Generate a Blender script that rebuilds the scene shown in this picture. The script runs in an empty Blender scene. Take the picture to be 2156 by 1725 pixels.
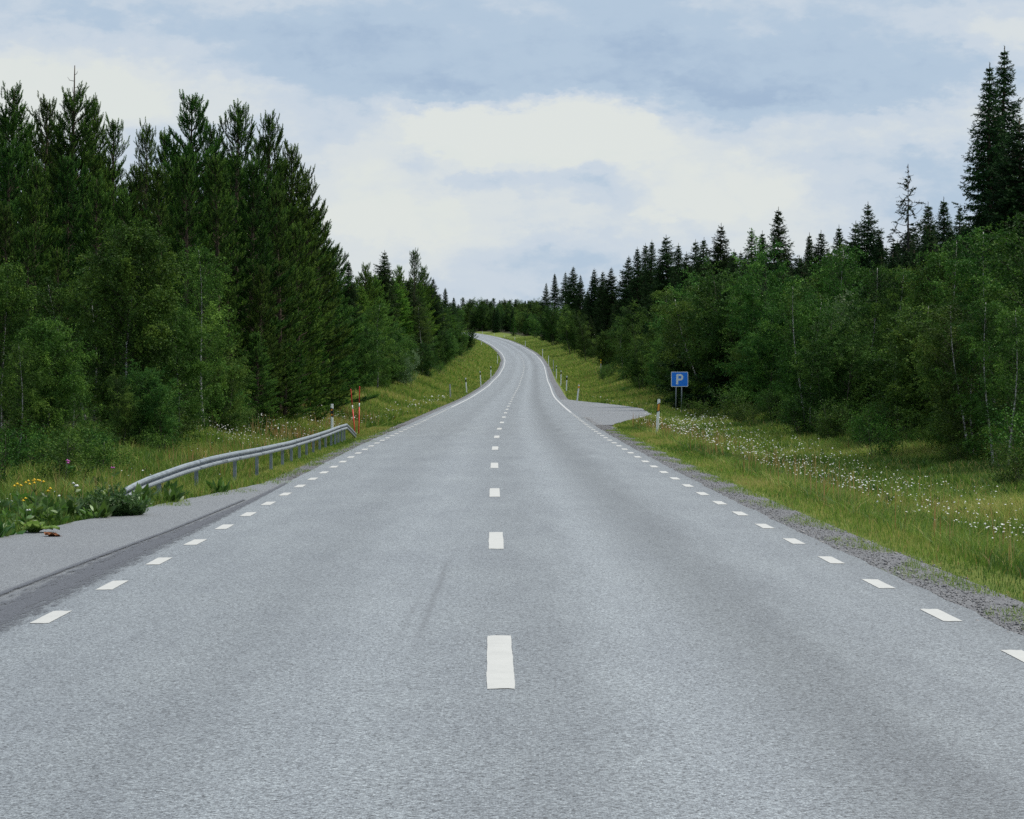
import bpy, math, random
import numpy as np
from mathutils import Vector

SC = bpy.context.scene
COL = SC.collection
rng = np.random.default_rng(7)
random.seed(7)

# ------------------------------------------------------------------ camera
FD, CX, HY, CAMH = 5300.0, 1078.0, 821.0, 1.64      # focal length, centre column and horizon row of the photo (at 2156 px wide)
cd = bpy.data.cameras.new('camera')
cam = bpy.data.objects.new('camera', cd); COL.objects.link(cam)
cam.location = (0, 0, CAMH); cam.rotation_euler = (math.radians(90), 0, 0)
cd.sensor_fit = 'HORIZONTAL'; cd.sensor_width = 36; cd.lens = 36 * FD / 2156
cd.shift_y = -(862.5 - HY) / 2156
cd.clip_start = 0.5; cd.clip_end = 9000
SC.camera = cam

# ------------------------------------------------------------------ sky, sun, exposure
SUN_EL, SUN_AZ = math.radians(56), math.radians(62)     # azimuth clockwise from +Y (the road direction)
W = bpy.data.worlds.new('World'); SC.world = W; W.use_nodes = True
nt = W.node_tree; nt.nodes.clear()
def N(tree, typ, **kw):
    n = tree.nodes.new(typ)
    for k, v in kw.items():
        if k == 'inp':
            for kk, vv in v.items(): n.inputs[kk].default_value = vv
        else: setattr(n, k, v)
    return n
def L(tree, a, b): tree.links.new(a, b)
def M(tree, op, a, b=None, c=None, clamp=False):
    n = tree.nodes.new('ShaderNodeMath'); n.operation = op; n.use_clamp = clamp
    for i, v in enumerate((a, b, c)):
        if v is None: continue
        if isinstance(v, (int, float)): n.inputs[i].default_value = v
        else: tree.links.new(v, n.inputs[i])
    return n.outputs[0]
def XYZ(tree, x, y, z):
    n = tree.nodes.new('ShaderNodeCombineXYZ')
    for i, v in enumerate((x, y, z)):
        if isinstance(v, (int, float)): n.inputs[i].default_value = v
        else: tree.links.new(v, n.inputs[i])
    return n.outputs[0]
def NOISE(tree, vec, scale, detail=4, rough=.55, dist=0):
    n = N(tree, 'ShaderNodeTexNoise', inp={'Scale': scale, 'Detail': detail, 'Roughness': rough, 'Distortion': dist})
    if vec is not None: tree.links.new(vec, n.inputs['Vector'])
    return n
def RAMP(tree, fac, stops, interp='LINEAR'):
    n = tree.nodes.new('ShaderNodeValToRGB'); n.color_ramp.interpolation = interp
    e = n.color_ramp.elements
    while len(e) < len(stops): e.new(.5)
    for i, (p, c) in enumerate(stops):
        e[i].position = p; e[i].color = (*c, 1) if len(c) == 3 else c
    if fac is not None: tree.links.new(fac, n.inputs[0])
    return n.outputs[0]
def MIX(tree, fac, a, b, mode='MIX'):
    n = tree.nodes.new('ShaderNodeMix'); n.data_type = 'RGBA'; n.blend_type = mode
    for s, v in ((0, fac), (6, a), (7, b)):
        if isinstance(v, (int, float)): n.inputs[s].default_value = v
        elif isinstance(v, tuple): n.inputs[s].default_value = (*v, 1)
        else: tree.links.new(v, n.inputs[s])
    return n.outputs[2]

tc = N(nt, 'ShaderNodeTexCoord')
sp = N(nt, 'ShaderNodeSeparateXYZ'); L(nt, tc.outputs['Generated'], sp.inputs[0])
dx, dy, dz = sp.outputs
yy = M(nt, 'MAXIMUM', M(nt, 'ABSOLUTE', dy), .25)
u = M(nt, 'DIVIDE', dx, yy); v = M(nt, 'DIVIDE', M(nt, 'MAXIMUM', dz, 0.0), yy)
uv = XYZ(nt, u, M(nt, 'MULTIPLY', v, 1.9), 0)
wn = NOISE(nt, uv, 26, 5, .6)
ws = N(nt, 'ShaderNodeSeparateColor'); L(nt, wn.outputs['Color'], ws.inputs[0])
wf = N(nt, 'ShaderNodeSeparateColor'); L(nt, NOISE(nt, uv, 95, 6, .62).outputs['Color'], wf.inputs[0])
u2 = M(nt, 'ADD', u, M(nt, 'ADD', M(nt, 'MULTIPLY', M(nt, 'SUBTRACT', ws.outputs[0], .5), .040), M(nt, 'MULTIPLY', M(nt, 'SUBTRACT', wf.outputs[0], .5), .020)))
v2 = M(nt, 'ADD', v, M(nt, 'ADD', M(nt, 'MULTIPLY', M(nt, 'SUBTRACT', ws.outputs[1], .5), .022), M(nt, 'MULTIPLY', M(nt, 'SUBTRACT', wf.outputs[1], .5), .014)))
def blob(xd, yd, sx, sy, amp, uu=None, vv=None):
    a = M(nt, 'DIVIDE', M(nt, 'SUBTRACT', uu or u2, (xd - CX) / FD), sx / FD)
    b = M(nt, 'DIVIDE', M(nt, 'SUBTRACT', vv or v2, (HY - yd) / FD), sy / FD)
    r = M(nt, 'ADD', M(nt, 'POWER', M(nt, 'ABSOLUTE', a), 2.0), M(nt, 'POWER', M(nt, 'ABSOLUTE', b), 2.0))
    return M(nt, 'MULTIPLY', M(nt, 'EXPONENT', M(nt, 'MULTIPLY', r, -1.0)), amp)
BLOBS = [  # bright cumulus, its grey underside, the slate band above it, the white left and right banks
    (1080, 290, 230, 75, .95), (1300, 285, 130, 60, .50), (960, 270, 110, 45, .3), (800, 420, 230, 120, .60), (1560, 400, 250, 100, .55),
    (60, 200, 230, 90, .85), (330, 230, 280, 110, .35), (700, 560, 400, 60, .30), (2020, 260, 260, 55, .40), (2100, 60, 200, 50, .35),
    (880, 330, 80, 38, -.40), (970, 388, 110, 28, -.30), (1240, 350, 85, 45, -.40), (1180, 465, 190, 55, .30), (1330, 545, 260, 28, -.14),
    (1500, 190, 420, 55, -.35), (860, 190, 170, 45, -.32), (1300, 90, 700, 60, -.18), (620, 110, 260, 60, -.15),
    (1750, 540, 300, 50, .22), (1850, 330, 260, 40, -.12)]
mask = None
for b in BLOBS:
    o = blob(*b); mask = o if mask is None else M(nt, 'ADD', mask, o)
n1 = NOISE(nt, XYZ(nt, M(nt, 'MULTIPLY', u2, 16), M(nt, 'MULTIPLY', v2, 46), 3.1), 1.0, 7, .52).outputs['Fac']
n2 = NOISE(nt, XYZ(nt, M(nt, 'MULTIPLY', u, 60), M(nt, 'MULTIPLY', v, 110), 1.0), 1.0, 6, .58).outputs['Fac']
mask = M(nt, 'ADD', mask, M(nt, 'MULTIPLY', M(nt, 'SUBTRACT', n1, .5), .70))
mask = M(nt, 'ADD', mask, M(nt, 'MULTIPLY', M(nt, 'SUBTRACT', n2, .5), .42))
mask = M(nt, 'ADD', mask, .40)
cl = RAMP(nt, mask, [(0.0, (.38, .50, .665)), (.30, (.475, .595, .735)), (.55, (.615, .695, .785)), (.80, (.72, .77, .79)), (1.0, (.765, .805, .78))], 'EASE')
cm = None
for b in [(1040, 285, 190, 62, 1.0), (1230, 275, 150, 50, .8), (930, 275, 70, 40, .5), (1350, 300, 70, 55, .6), (1560, 390, 210, 75, .75), (1420, 440, 120, 40, .5), (760, 440, 130, 55, .75), (880, 500, 120, 40, .6), (50, 190, 130, 70, .7), (1240, 352, 85, 44, -.75), (1190, 390, 70, 40, -.3), (885, 332, 75, 32, -.75), (975, 392, 95, 24, -.45), (1300, 560, 300, 40, -.3)]:
    o = blob(*b); cm = o if cm is None else M(nt, 'ADD', cm, o)
n3 = NOISE(nt, XYZ(nt, M(nt, 'MULTIPLY', u, 85), M(nt, 'MULTIPLY', v, 120), 5.0), 1.0, 8, .62).outputs['Fac']
cm = M(nt, 'ADD', cm, M(nt, 'ADD', M(nt, 'MULTIPLY', M(nt, 'SUBTRACT', n3, .5), .9), M(nt, 'MULTIPLY', M(nt, 'SUBTRACT', n1, .5), .5)))
cmr = N(nt, 'ShaderNodeMapRange', interpolation_type='SMOOTHSTEP', inp={1: .36, 2: .72}); L(nt, cm, cmr.inputs[0])
cl = MIX(nt, M(nt, 'MULTIPLY', cmr.outputs[0], .85), cl, (.775, .81, .785))
up = M(nt, 'MULTIPLY', M(nt, 'MAXIMUM', M(nt, 'SUBTRACT', dz, .17), 0.0), .35)      # an overcast sky is brighter overhead
gain = M(nt, 'ADD', 1.0, up)
bgc = N(nt, 'ShaderNodeBackground'); L(nt, cl, bgc.inputs[0]); L(nt, gain, bgc.inputs[1])
sky = N(nt, 'ShaderNodeTexSky', sky_type='NISHITA', sun_disc=False, sun_elevation=SUN_EL, sun_rotation=SUN_AZ)
bgs = N(nt, 'ShaderNodeBackground'); bgs.inputs[1].default_value = .06; L(nt, sky.outputs[0], bgs.inputs[0])
mx = N(nt, 'ShaderNodeMixShader'); mx.inputs[0].default_value = .92
L(nt, bgs.outputs[0], mx.inputs[1]); L(nt, bgc.outputs[0], mx.inputs[2])
wo = N(nt, 'ShaderNodeOutputWorld'); L(nt, mx.outputs[0], wo.inputs[0])

sd = bpy.data.lights.new('sun', 'SUN'); sd.energy = 5.0; sd.angle = math.radians(24); sd.color = (1, .95, .86)
sun = bpy.data.objects.new('sun', sd); COL.objects.link(sun)
sdir = Vector((math.sin(SUN_AZ) * math.cos(SUN_EL), math.cos(SUN_AZ) * math.cos(SUN_EL), math.sin(SUN_EL)))
sun.rotation_euler = sdir.to_track_quat('Z', 'Y').to_euler(); sun.location = (40, -20, 60)
VS = SC.view_settings; VS.view_transform = 'Standard'; VS.look = 'None'; VS.exposure = 0.0; VS.gamma = 1.0
cy = SC.cycles
cy.max_bounces = 6; cy.diffuse_bounces = 3; cy.glossy_bounces = 2; cy.transmission_bounces = 3; cy.transparent_max_bounces = 8
cy.use_denoising = False; cy.denoiser = 'OPENIMAGEDENOISE'; cy.denoising_input_passes = 'RGB_ALBEDO_NORMAL'
cy.sample_clamp_direct = 12.0; cy.sample_clamp_indirect = 2.0; cy.use_adaptive_sampling = False

# ------------------------------------------------------------------ material helpers
def mat(name):
    m = bpy.data.materials.new(name); m.use_nodes = True
    t = m.node_tree; t.nodes.clear()
    return m, t
def bsdf(t, col, rough=.8, spec=.3, metal=0.0, normal=None):
    p = N(t, 'ShaderNodeBsdfPrincipled')
    for k, val in (('Base Color', col), ('Roughness', rough), ('Specular IOR Level', spec), ('Metallic', metal)):
        if isinstance(val, (int, float)): p.inputs[k].default_value = val
        elif isinstance(val, tuple): p.inputs[k].default_value = (*val, 1)
        else: L(t, val, p.inputs[k])
    if normal is not None: L(t, normal, p.inputs['Normal'])
    return p.outputs[0]
def out(t, sh):
    o = N(t, 'ShaderNodeOutputMaterial'); L(t, sh, o.inputs[0])
def bump(t, h, strength, dist):
    b = N(t, 'ShaderNodeBump', inp={'Strength': strength, 'Distance': dist}); L(t, h, b.inputs['Height'])
    return b.outputs[0]
def wpos(t): return N(t, 'ShaderNodeNewGeometry').outputs['Position']
def simple(name, col, rough=.6, spec=.4, metal=0, var=.12, scale=40):
    m, t = mat(name)
    n = NOISE(t, N(t, 'ShaderNodeTexCoord').outputs['Object'], scale, 4).outputs['Fac']
    c = MIX(t, n, tuple(x * (1 - var) for x in col), tuple(min(1, x * (1 + var)) for x in col))
    out(t, bsdf(t, c, rough, spec, metal)); return m
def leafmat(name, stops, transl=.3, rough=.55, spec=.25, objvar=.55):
    """leaves: colour from the face attribute tint (in crowns it paints inner shade and outer highlights), varied a little from tree to tree"""
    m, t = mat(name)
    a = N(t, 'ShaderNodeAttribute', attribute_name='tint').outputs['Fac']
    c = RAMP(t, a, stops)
    if objvar:
        r = N(t, 'ShaderNodeObjectInfo').outputs['Random']
        hs = N(t, 'ShaderNodeHueSaturation'); L(t, c, hs.inputs['Color'])
        L(t, M(t, 'ADD', .5 - .014, M(t, 'MULTIPLY', r, .04)), hs.inputs['Hue'])
        r2 = M(t, 'FRACT', M(t, 'MULTIPLY', r, 7.31))
        L(t, M(t, 'ADD', 1 - objvar / 2, M(t, 'MULTIPLY', r2, objvar)), hs.inputs['Value'])
        c = hs.outputs[0]
    p = bsdf(t, c, rough, spec)
    tr = N(t, 'ShaderNodeBsdfTranslucent'); L(t, c, tr.inputs[0])
    mxx = N(t, 'ShaderNodeMixShader'); mxx.inputs[0].default_value = transl
    L(t, p, mxx.inputs[1]); L(t, tr.outputs[0], mxx.inputs[2]); out(t, mxx.outputs[0]); return m

# ------------------------------------------------------------------ mesh helpers
def mesh_np(name, V, tris=None, quads=None, m=None, tint=None, smooth=False, uv=None):
    V = np.asarray(V, np.float32); me = bpy.data.meshes.new(name)
    idx, sizes = [], []
    if tris is not None and len(tris): tris = np.asarray(tris, np.int32); idx.append(tris.ravel()); sizes.append(np.full(len(tris), 3, np.int32))
    if quads is not None and len(quads): quads = np.asarray(quads, np.int32); idx.append(quads.ravel()); sizes.append(np.full(len(quads), 4, np.int32))
    idx = np.concatenate(idx); sizes = np.concatenate(sizes)
    me.vertices.add(len(V)); me.vertices.foreach_set('co', V.ravel())
    me.loops.add(len(idx)); me.loops.foreach_set('vertex_index', idx)
    me.polygons.add(len(sizes)); me.polygons.foreach_set('loop_start', np.concatenate(([0], np.cumsum(sizes)[:-1])).astype(np.int32))
    me.polygons.foreach_set('loop_total', sizes)
    if smooth: me.polygons.foreach_set('use_smooth', np.ones(len(sizes), bool))
    if tint is not None:
        a = me.attributes.new('tint', 'FLOAT', 'FACE'); a.data.foreach_set('value', np.asarray(tint, np.float32))
    if uv is not None:
        l = me.uv_layers.new(name='UVMap'); l.data.foreach_set('uv', np.asarray(uv, np.float32)[idx].ravel())
    me.update(calc_edges=True); me.validate()
    if m: me.materials.append(m)
    return me
class MB:
    """collects shapes that become ONE mesh"""
    def __init__(s): s.v = []; s.f = []; s.mi = []
    def add(s, vs, fs, mi=0):
        o = len(s.v); s.v += [tuple(p) for p in vs]; s.f += [tuple(i + o for i in f) for f in fs]; s.mi += [mi] * len(fs)
    def box(s, c, d, mi=0, rot=0, bev=0.0):
        hx, hy, hz = (x / 2 for x in d); cr, sr = math.cos(rot), math.sin(rot)
        vs = []
        for z in (-hz, hz):
            b = bev
            ring = [(-hx + b, -hy), (hx - b, -hy), (hx, -hy + b), (hx, hy - b), (hx - b, hy), (-hx + b, hy), (-hx, hy - b), (-hx, -hy + b)] if b else [(-hx, -hy), (hx, -hy), (hx, hy), (-hx, hy)]
            vs += [(c[0] + x * cr - y * sr, c[1] + x * sr + y * cr, c[2] + z) for x, y in ring]
        n = len(vs) // 2
        fs = [tuple(range(n - 1, -1, -1)), tuple(range(n, 2 * n))] + [(i, (i + 1) % n, n + (i + 1) % n, n + i) for i in range(n)]
        s.add(vs, fs, mi)
    def tube(s, pts, rad, n=6, mi=0, caps=True):
        pts = [Vector(p) for p in pts]; vs = []; k = len(pts)
        for i, p in enumerate(pts):
            d = (pts[min(i + 1, k - 1)] - pts[max(i - 1, 0)]).normalized()
            a = d.cross(Vector((0, 0, 1)) if abs(d.z) < .95 else Vector((1, 0, 0))).normalized(); b = d.cross(a)
            r = rad[i] if hasattr(rad, '__len__') else rad
            vs += [p + (a * math.cos(2 * math.pi * j / n) + b * math.sin(2 * math.pi * j / n)) * r for j in range(n)]
        fs = [(i * n + j, i * n + (j + 1) % n, (i + 1) * n + (j + 1) % n, (i + 1) * n + j) for i in range(k - 1) for j in range(n)]
        if caps: fs += [tuple(range(n - 1, -1, -1)), tuple(range((k - 1) * n, k * n))]
        s.add(vs, fs, mi)
    def prism(s, outline, y0, y1, mi=0):      # outline in x,z extruded along y
        n = len(outline)
        vs = [(x, y0, z) for x, z in outline] + [(x, y1, z) for x, z in outline]
        fs = [tuple(range(n)), tuple(range(2 * n - 1, n - 1, -1))] + [(i, n + i, n + (i + 1) % n, (i + 1) % n) for i in range(n)]
        s.add(vs, fs, mi)
    def mesh(s, name, mats, smooth=False):
        me = bpy.data.meshes.new(name); me.from_pydata(s.v, [], s.f)
        for m in (mats if isinstance(mats, (list, tuple)) else [mats]): me.materials.append(m)
        me.polygons.foreach_set('material_index', s.mi)
        if smooth: me.polygons.foreach_set('use_smooth', [True] * len(s.f))
        me.update(); return me
def link(name, me, parent=None, loc=(0, 0, 0), rot=(0, 0, 0)):
    o = bpy.data.objects.new(name, me); COL.objects.link(o); o.location = loc; o.rotation_euler = rot
    if parent: o.parent = parent
    return o
def tag(o, label, cat, group=None, kind=None):
    o['label'] = label
    if cat: o['category'] = cat
    if group: o['group'] = group
    if kind: o['kind'] = kind
    return o
def thing(name, label, cat, loc=(0, 0, 0), rotz=0, scale=1.0, group=None):
    o = bpy.data.objects.new(name, None); COL.objects.link(o); o.empty_display_size = .3
    o.location = loc; o.rotation_euler = (0, 0, rotz)
    o.scale = (scale,) * 3 if isinstance(scale, (int, float)) else scale
    return tag(o, label, cat, group)
def struct(name, me, label, parent=None):
    o = link(name, me, parent)
    if not parent: tag(o, label, None, None, 'structure')
    return o

# ------------------------------------------------------------------ the lie of the land
_cl = np.array([(-300, .2, 0), (-60, .2, 0), (0, .05, 0), (15, -.07, 0), (27, -.17, 0), (39, -.27, .02), (51, -.36, .088), (63, -.43, .165), (75, -.465, .225), (87, -.445, .275), (99, -.40, .335),
    (111, -.36, .42), (123, -.32, .50), (135, -.27, .575), (147, -.22, .665), (171, -.08, .84), (195, .06, 1.04), (219, .26, 1.34), (243, .51, 1.70),
    (267, .77, 2.07), (303, 1.02, 2.73), (350, 1.5, 3.72), (405, 1.97, 5.35), (460, 2.02, 7.05), (490, 1.66, 8.15), (520, 1.10, 9.30), (590, -1.2, 12.0), (650, -4.2, 14.4),
    (710, -7.6, 16.5), (760, -11, 18.2), (820, -16, 20.2), (900, -26, 22.4), (1000, -44, 24.6), (1100, -66, 26.5), (1400, -150, 30), (3000, -700, 36)])
_ys = np.arange(-300, 3000, 1.0)
def _smooth(a, k=15):
    ker = np.hanning(2 * k + 1); ker /= ker.sum()
    return np.convolve(np.pad(a, k, mode='edge'), ker, 'valid')
_cx = _smooth(np.interp(_ys, _cl[:, 0], _cl[:, 1])); _cz = _smooth(np.interp(_ys, _cl[:, 0], _cl[:, 2]))
def XC(Y): return np.interp(Y, _ys, _cx)
def ZC(Y): return np.interp(Y, _ys, _cz)
def road_z(Y, t): return ZC(Y) - .012 * np.abs(t)
def sstep(x, a, b):
    x = np.clip((np.asarray(x, float) - a) / (b - a), 0, 1); return x * x * (3 - 2 * x)
def edge_l(Y):   # distance from the centre line to the grass on the left, wider at the near lay-by
    return 3.95 + np.clip((44 - np.asarray(Y, float)) * .105, 0, 3.6) * sstep(np.asarray(Y, float), -200, -20)
def edge_r(Y):
    return np.interp(Y, [-100, 15, 60, 92, 99, 106, 114, 122, 142, 152, 163, 175, 184, 195, 230, 330, 400, 3000], [4.0, 4.05, 4.2, 4.15, 4.3, 5.1, 6.2, 7.0, 7.5, 7.0, 6.2, 4.9, 4.15, 4.1, 4.4, 4.3, 4.0, 4.0])
def bank_l(Y): return np.interp(Y, [0, 55, 62, 72, 84, 100, 130, 170, 270, 400, 520, 600, 3000], [0.02, .05, .25, .7, 1.1, 1.3, 1.0, .75, 1.6, 2.1, 1.6, 1.1, 1.0])
def bank_r(Y): return np.interp(Y, [0, 70, 95, 125, 150, 180, 250, 330, 400, 460, 600, 3000], [0.05, .15, .5, .85, .7, .45, 1.1, 1.7, 1.5, 1.0, .6, .8])
def ground_z(X, Y):
    X = np.asarray(X, float); Y = np.asarray(Y, float)
    t = X - XC(Y); z = road_z(Y, np.clip(t, -4, 4))
    tr = t - (edge_r(Y) - 4.2); tl = -t - (edge_l(Y) - 4.0)
    zr = np.interp(tr, [-1, 3.6, 4.1, 4.3, 5.0, 6.6, 8.5, 12, 400], [-.04, -.05, -.03, -.02, -.05, -.40, -.36, -.26, -.26]) + bank_r(Y) * sstep(tr, 6.3, 13.5) + .05 * np.maximum(tr - 14, 0) - .03 * np.maximum(tr - 60, 0)
    zl = np.interp(tl, [-1, 3.4, 3.85, 4.05, 5, 6, 8, 400], [-.04, -.05, -.03, -.02, -.15, -.15, -.02, -.02]) + bank_l(Y) * sstep(tl, 5.0, 10.0) + .05 * np.maximum(tl - 12, 0) - .03 * np.maximum(tl - 60, 0)
    z = z + np.where(t > 0, zr, zl) + 7 * sstep(Y, 1020, 1300)
    amp = np.where(t > 0, sstep(tr, 4.6, 7.5), sstep(tl, 4.6, 7.5)) * .055
    z = z + amp * (np.sin(X * 1.7 + Y * .63) + np.sin(X * .9 - Y * 1.31 + 2) + .6 * np.sin(X * 3.1 + Y * 2.2)) * np.clip(110 / np.maximum(Y, 1), .3, 1)
    return z
def gz(x, y): return float(ground_z(np.array([x]), np.array([y]))[0])
def solve(xd, t):
    """distance at which something t metres beside the centre line stands in the photo column xd"""
    ds = np.arange(20, 1200, .5); f = (XC(ds) + t) - (xd - CX) * ds / FD
    s = np.where(np.sign(f[:-1]) != np.sign(f[1:]))[0]
    return float(ds[s[0]]) if len(s) else 1000.0
def col_of(x, y): return CX + FD * x / y
def row_of(z, y): return HY - FD * (z - CAMH) / y
def z_at(row, y): return CAMH + (HY - row) * y / FD

# terrain sheet
def grow(a, b, s0, k):
    r = [a]; s = s0
    while r[-1] < b: r.append(r[-1] + s); s *= k
    return r
ty = np.array(sorted(set([-300, -200, -100, -50] + list(np.arange(-30, 10, 5)) + list(np.arange(10, 110, .6)) + list(np.arange(110, 260, 1.5)) + list(np.arange(260, 700, 4)) + list(np.arange(700, 1100, 15)) + list(np.arange(1100, 3000, 100)))))
side = list(np.arange(4.9, 9, .3)) + list(np.arange(9, 16, .6)) + list(np.arange(16, 60, 4)) + [60, 80, 120, 200, 350, 600]
tr_off = [0, 1.5, 2.8, 3.6, 3.85, 4.1, 4.3, 4.6] + side
rows = []
for Y in ty:
    el, er = float(edge_l(Y)) - 4.0, float(edge_r(Y)) - 4.2
    cl_ = [-(a + (el if a > 3 else 0)) for a in tr_off[::-1] if a > 0]; cr_ = [a + (er if a > 3 else 0) for a in tr_off]
    rows.append(cl_ + cr_)
T = np.array(rows); nY, nT = T.shape
YY = np.repeat(ty[:, None], nT, 1); XX = T + XC(YY)
ZZ = ground_z(XX, YY)
gi = np.arange(nY * nT).reshape(nY, nT)
quads = np.stack([gi[:-1, :-1], gi[:-1, 1:], gi[1:, 1:], gi[1:, :-1]], -1).reshape(-1, 4)
m_ground, t = mat('grassland')
p = wpos(t)
uvn = N(t, 'ShaderNodeUVMap').outputs[0]
us = N(t, 'ShaderNodeSeparateXYZ'); L(t, uvn, us.inputs[0])
a1 = NOISE(t, p, .9, 6, .65).outputs['Fac']; a2 = NOISE(t, p, 14, 5, .7).outputs['Fac']
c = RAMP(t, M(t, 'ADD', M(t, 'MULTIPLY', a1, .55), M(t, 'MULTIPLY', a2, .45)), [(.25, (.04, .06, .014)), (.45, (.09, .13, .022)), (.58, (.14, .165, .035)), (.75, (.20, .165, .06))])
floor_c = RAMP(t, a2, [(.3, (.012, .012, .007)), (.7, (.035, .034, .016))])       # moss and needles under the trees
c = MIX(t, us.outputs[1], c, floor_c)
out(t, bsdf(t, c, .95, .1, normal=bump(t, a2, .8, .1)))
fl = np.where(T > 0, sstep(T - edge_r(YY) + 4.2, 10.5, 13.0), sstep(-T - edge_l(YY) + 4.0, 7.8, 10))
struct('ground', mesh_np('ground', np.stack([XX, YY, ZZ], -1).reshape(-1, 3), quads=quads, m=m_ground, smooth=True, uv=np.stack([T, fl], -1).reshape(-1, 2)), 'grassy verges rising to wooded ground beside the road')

# asphalt
def asphalt(name, base, tracks=True, coarse=1.0, spec=.5):
    m, t = mat(name)
    uvn = N(t, 'ShaderNodeUVMap').outputs[0]
    s = N(t, 'ShaderNodeSeparateXYZ'); L(t, uvn, s.inputs[0]); U, V = s.outputs[0], s.outputs[1]
    p = wpos(t)
    vo = N(t, 'ShaderNodeTexVoronoi', inp={'Scale': 88 / coarse, 'Randomness': 1.0}); L(t, p, vo.inputs['Vector'])
    vs = N(t, 'ShaderNodeSeparateColor'); L(t, vo.outputs['Color'], vs.inputs[0])
    grain = NOISE(t, p, 150 / coarse, 2, .7).outputs['Fac']
    g2 = NOISE(t, p, 60 / coarse, 3, .6).outputs['Fac']
    sp_ = RAMP(t, vs.outputs[0], [(0, (.28, .28, .29)), (.25, (.75, .75, .76)), (.7, (1.1, 1.1, 1.1)), (1, (1.7, 1.68, 1.62))])
    gr = RAMP(t, grain, [(.3, (.4, .4, .4)), (.5, (1, 1, 1)), (.7, (1.55, 1.55, 1.55))])
    g2r = RAMP(t, g2, [(.3, (.66, .66, .67)), (.48, (1, 1, 1)), (.7, (1.25, 1.25, 1.25))])
    big = NOISE(t, p, .35, 5, .6).outputs['Fac']
    mid = NOISE(t, XYZ(t, M(t, 'MULTIPLY', U, 2.2), M(t, 'MULTIPLY', V, .22), 0), 1.0, 5, .6).outputs['Fac']
    c = MIX(t, 1.0, MIX(t, 1.0, MIX(t, 1.0, tuple(base), sp_, 'MULTIPLY'), gr, 'MULTIPLY'), g2r, 'MULTIPLY')
    c = MIX(t, 1.0, c, RAMP(t, big, [(.25, (.92, .92, .93)), (.75, (1.07, 1.07, 1.06))]), 'MULTIPLY')
    if tracks:   # polished wheel paths, darker oily strips between them
        c = MIX(t, 1.0, c, RAMP(t, mid, [(.3, (.90, .90, .91)), (.7, (1.1, 1.1, 1.09))]), 'MULTIPLY')
        def strip(u0, w): 
            a = M(t, 'DIVIDE', M(t, 'SUBTRACT', M(t, 'ADD', U, M(t, 'MULTIPLY', M(t, 'SUBTRACT', mid, .5), .5)), u0), w)
            return M(t, 'EXPONENT', M(t, 'MULTIPLY', M(t, 'MULTIPLY', a, a), -1.0))
        dark = M(t, 'ADD', M(t, 'ADD', M(t, 'MULTIPLY', strip(1.8, .45), .27), M(t, 'MULTIPLY', strip(-1.7, .4), .08)), M(t, 'ADD', M(t, 'MULTIPLY', strip(3.75, .45), .26), M(t, 'MULTIPLY', strip(.2, .4), .10)))
        lite = M(t, 'ADD', M(t, 'MULTIPLY', strip(.95, .32), .13), M(t, 'MULTIPLY', strip(-.85, .4), .10))
        f = M(t, 'ADD', M(t, 'SUBTRACT', 1.0, dark), lite)
        c = MIX(t, 1.0, c, XYZ(t, f, f, f), 'MULTIPLY')
        # two rubber skid marks in the left lane
        for u0, k, w, v0, v1, st in ((-.50, .010, .030, 15.3, 25.5, .34), (-.62, .012, .03, 15.0, 22, .16)):
            a = M(t, 'DIVIDE', M(t, 'SUBTRACT', U, M(t, 'ADD', u0, M(t, 'MULTIPLY', M(t, 'SUBTRACT', V, 20.0), k))), w)
            lat = M(t, 'EXPONENT', M(t, 'MULTIPLY', M(t, 'MULTIPLY', a, a), -1.0))
            mr = N(t, 'ShaderNodeMapRange', interpolation_type='SMOOTHSTEP', inp={1: v0, 2: v0 + 2.5}); L(t, V, mr.inputs[0])
            mr2 = N(t, 'ShaderNodeMapRange', interpolation_type='SMOOTHSTEP', inp={1: v1 - 3, 2: v1, 3: 1.0, 4: 0.0}); L(t, V, mr2.inputs[0])
            q = M(t, 'MULTIPLY', M(t, 'MULTIPLY', lat, M(t, 'MULTIPLY', mr.outputs[0], mr2.outputs[0])), M(t, 'MULTIPLY', grain, st * 2))
            c = MIX(t, q, c, (.05, .05, .055))
    rgh = RAMP(t, vs.outputs[0], [(0, (.80,) * 3), (1, (.50,) * 3)])
    hgt = M(t, 'ADD', M(t, 'MULTIPLY', vo.outputs['Distance'], -1.0), grain)
    out(t, bsdf(t, c, rgh, spec, normal=bump(t, hgt, .55, .006))); return m
def strip_mesh(name, ys, l, r, zoff, m, cols=8, jit=0.0, zf=None):
    ys = np.asarray(ys, float); nl = len(ys)
    la = np.array([l(y) if callable(l) else l for y in ys], float); ra = np.array([r(y) if callable(r) else r for y in ys], float)
    k = np.linspace(0, 1, cols + 1)
    tt = la[:, None] * (1 - k) + ra[:, None] * k
    if jit:
        tt[:, 0] += rng.normal(0, jit, nl); tt[:, -1] += rng.normal(0, jit, nl)
    Yg = np.repeat(ys[:, None], cols + 1, 1)
    Z = road_z(Yg, tt) + zoff if zf is None else zf(Yg, tt)
    g = np.arange(nl * (cols + 1)).reshape(nl, cols + 1)
    q = np.stack([g[:-1, :-1], g[:-1, 1:], g[1:, 1:], g[1:, :-1]], -1).reshape(-1, 4)
    return mesh_np(name, np.stack([tt + XC(Yg), Yg, Z], -1).reshape(-1, 3), quads=q, m=m, uv=np.stack([tt, Yg], -1).reshape(-1, 2))
m_asphalt = asphalt('asphalt', (.153, .169, .183))
m_layby = asphalt('layby_asphalt', (.132, .140, .150), tracks=False, coarse=.8)
m_gravel = asphalt('gravel_shoulder', (.115, .115, .12), tracks=False, coarse=1.4, spec=.15)
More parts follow.
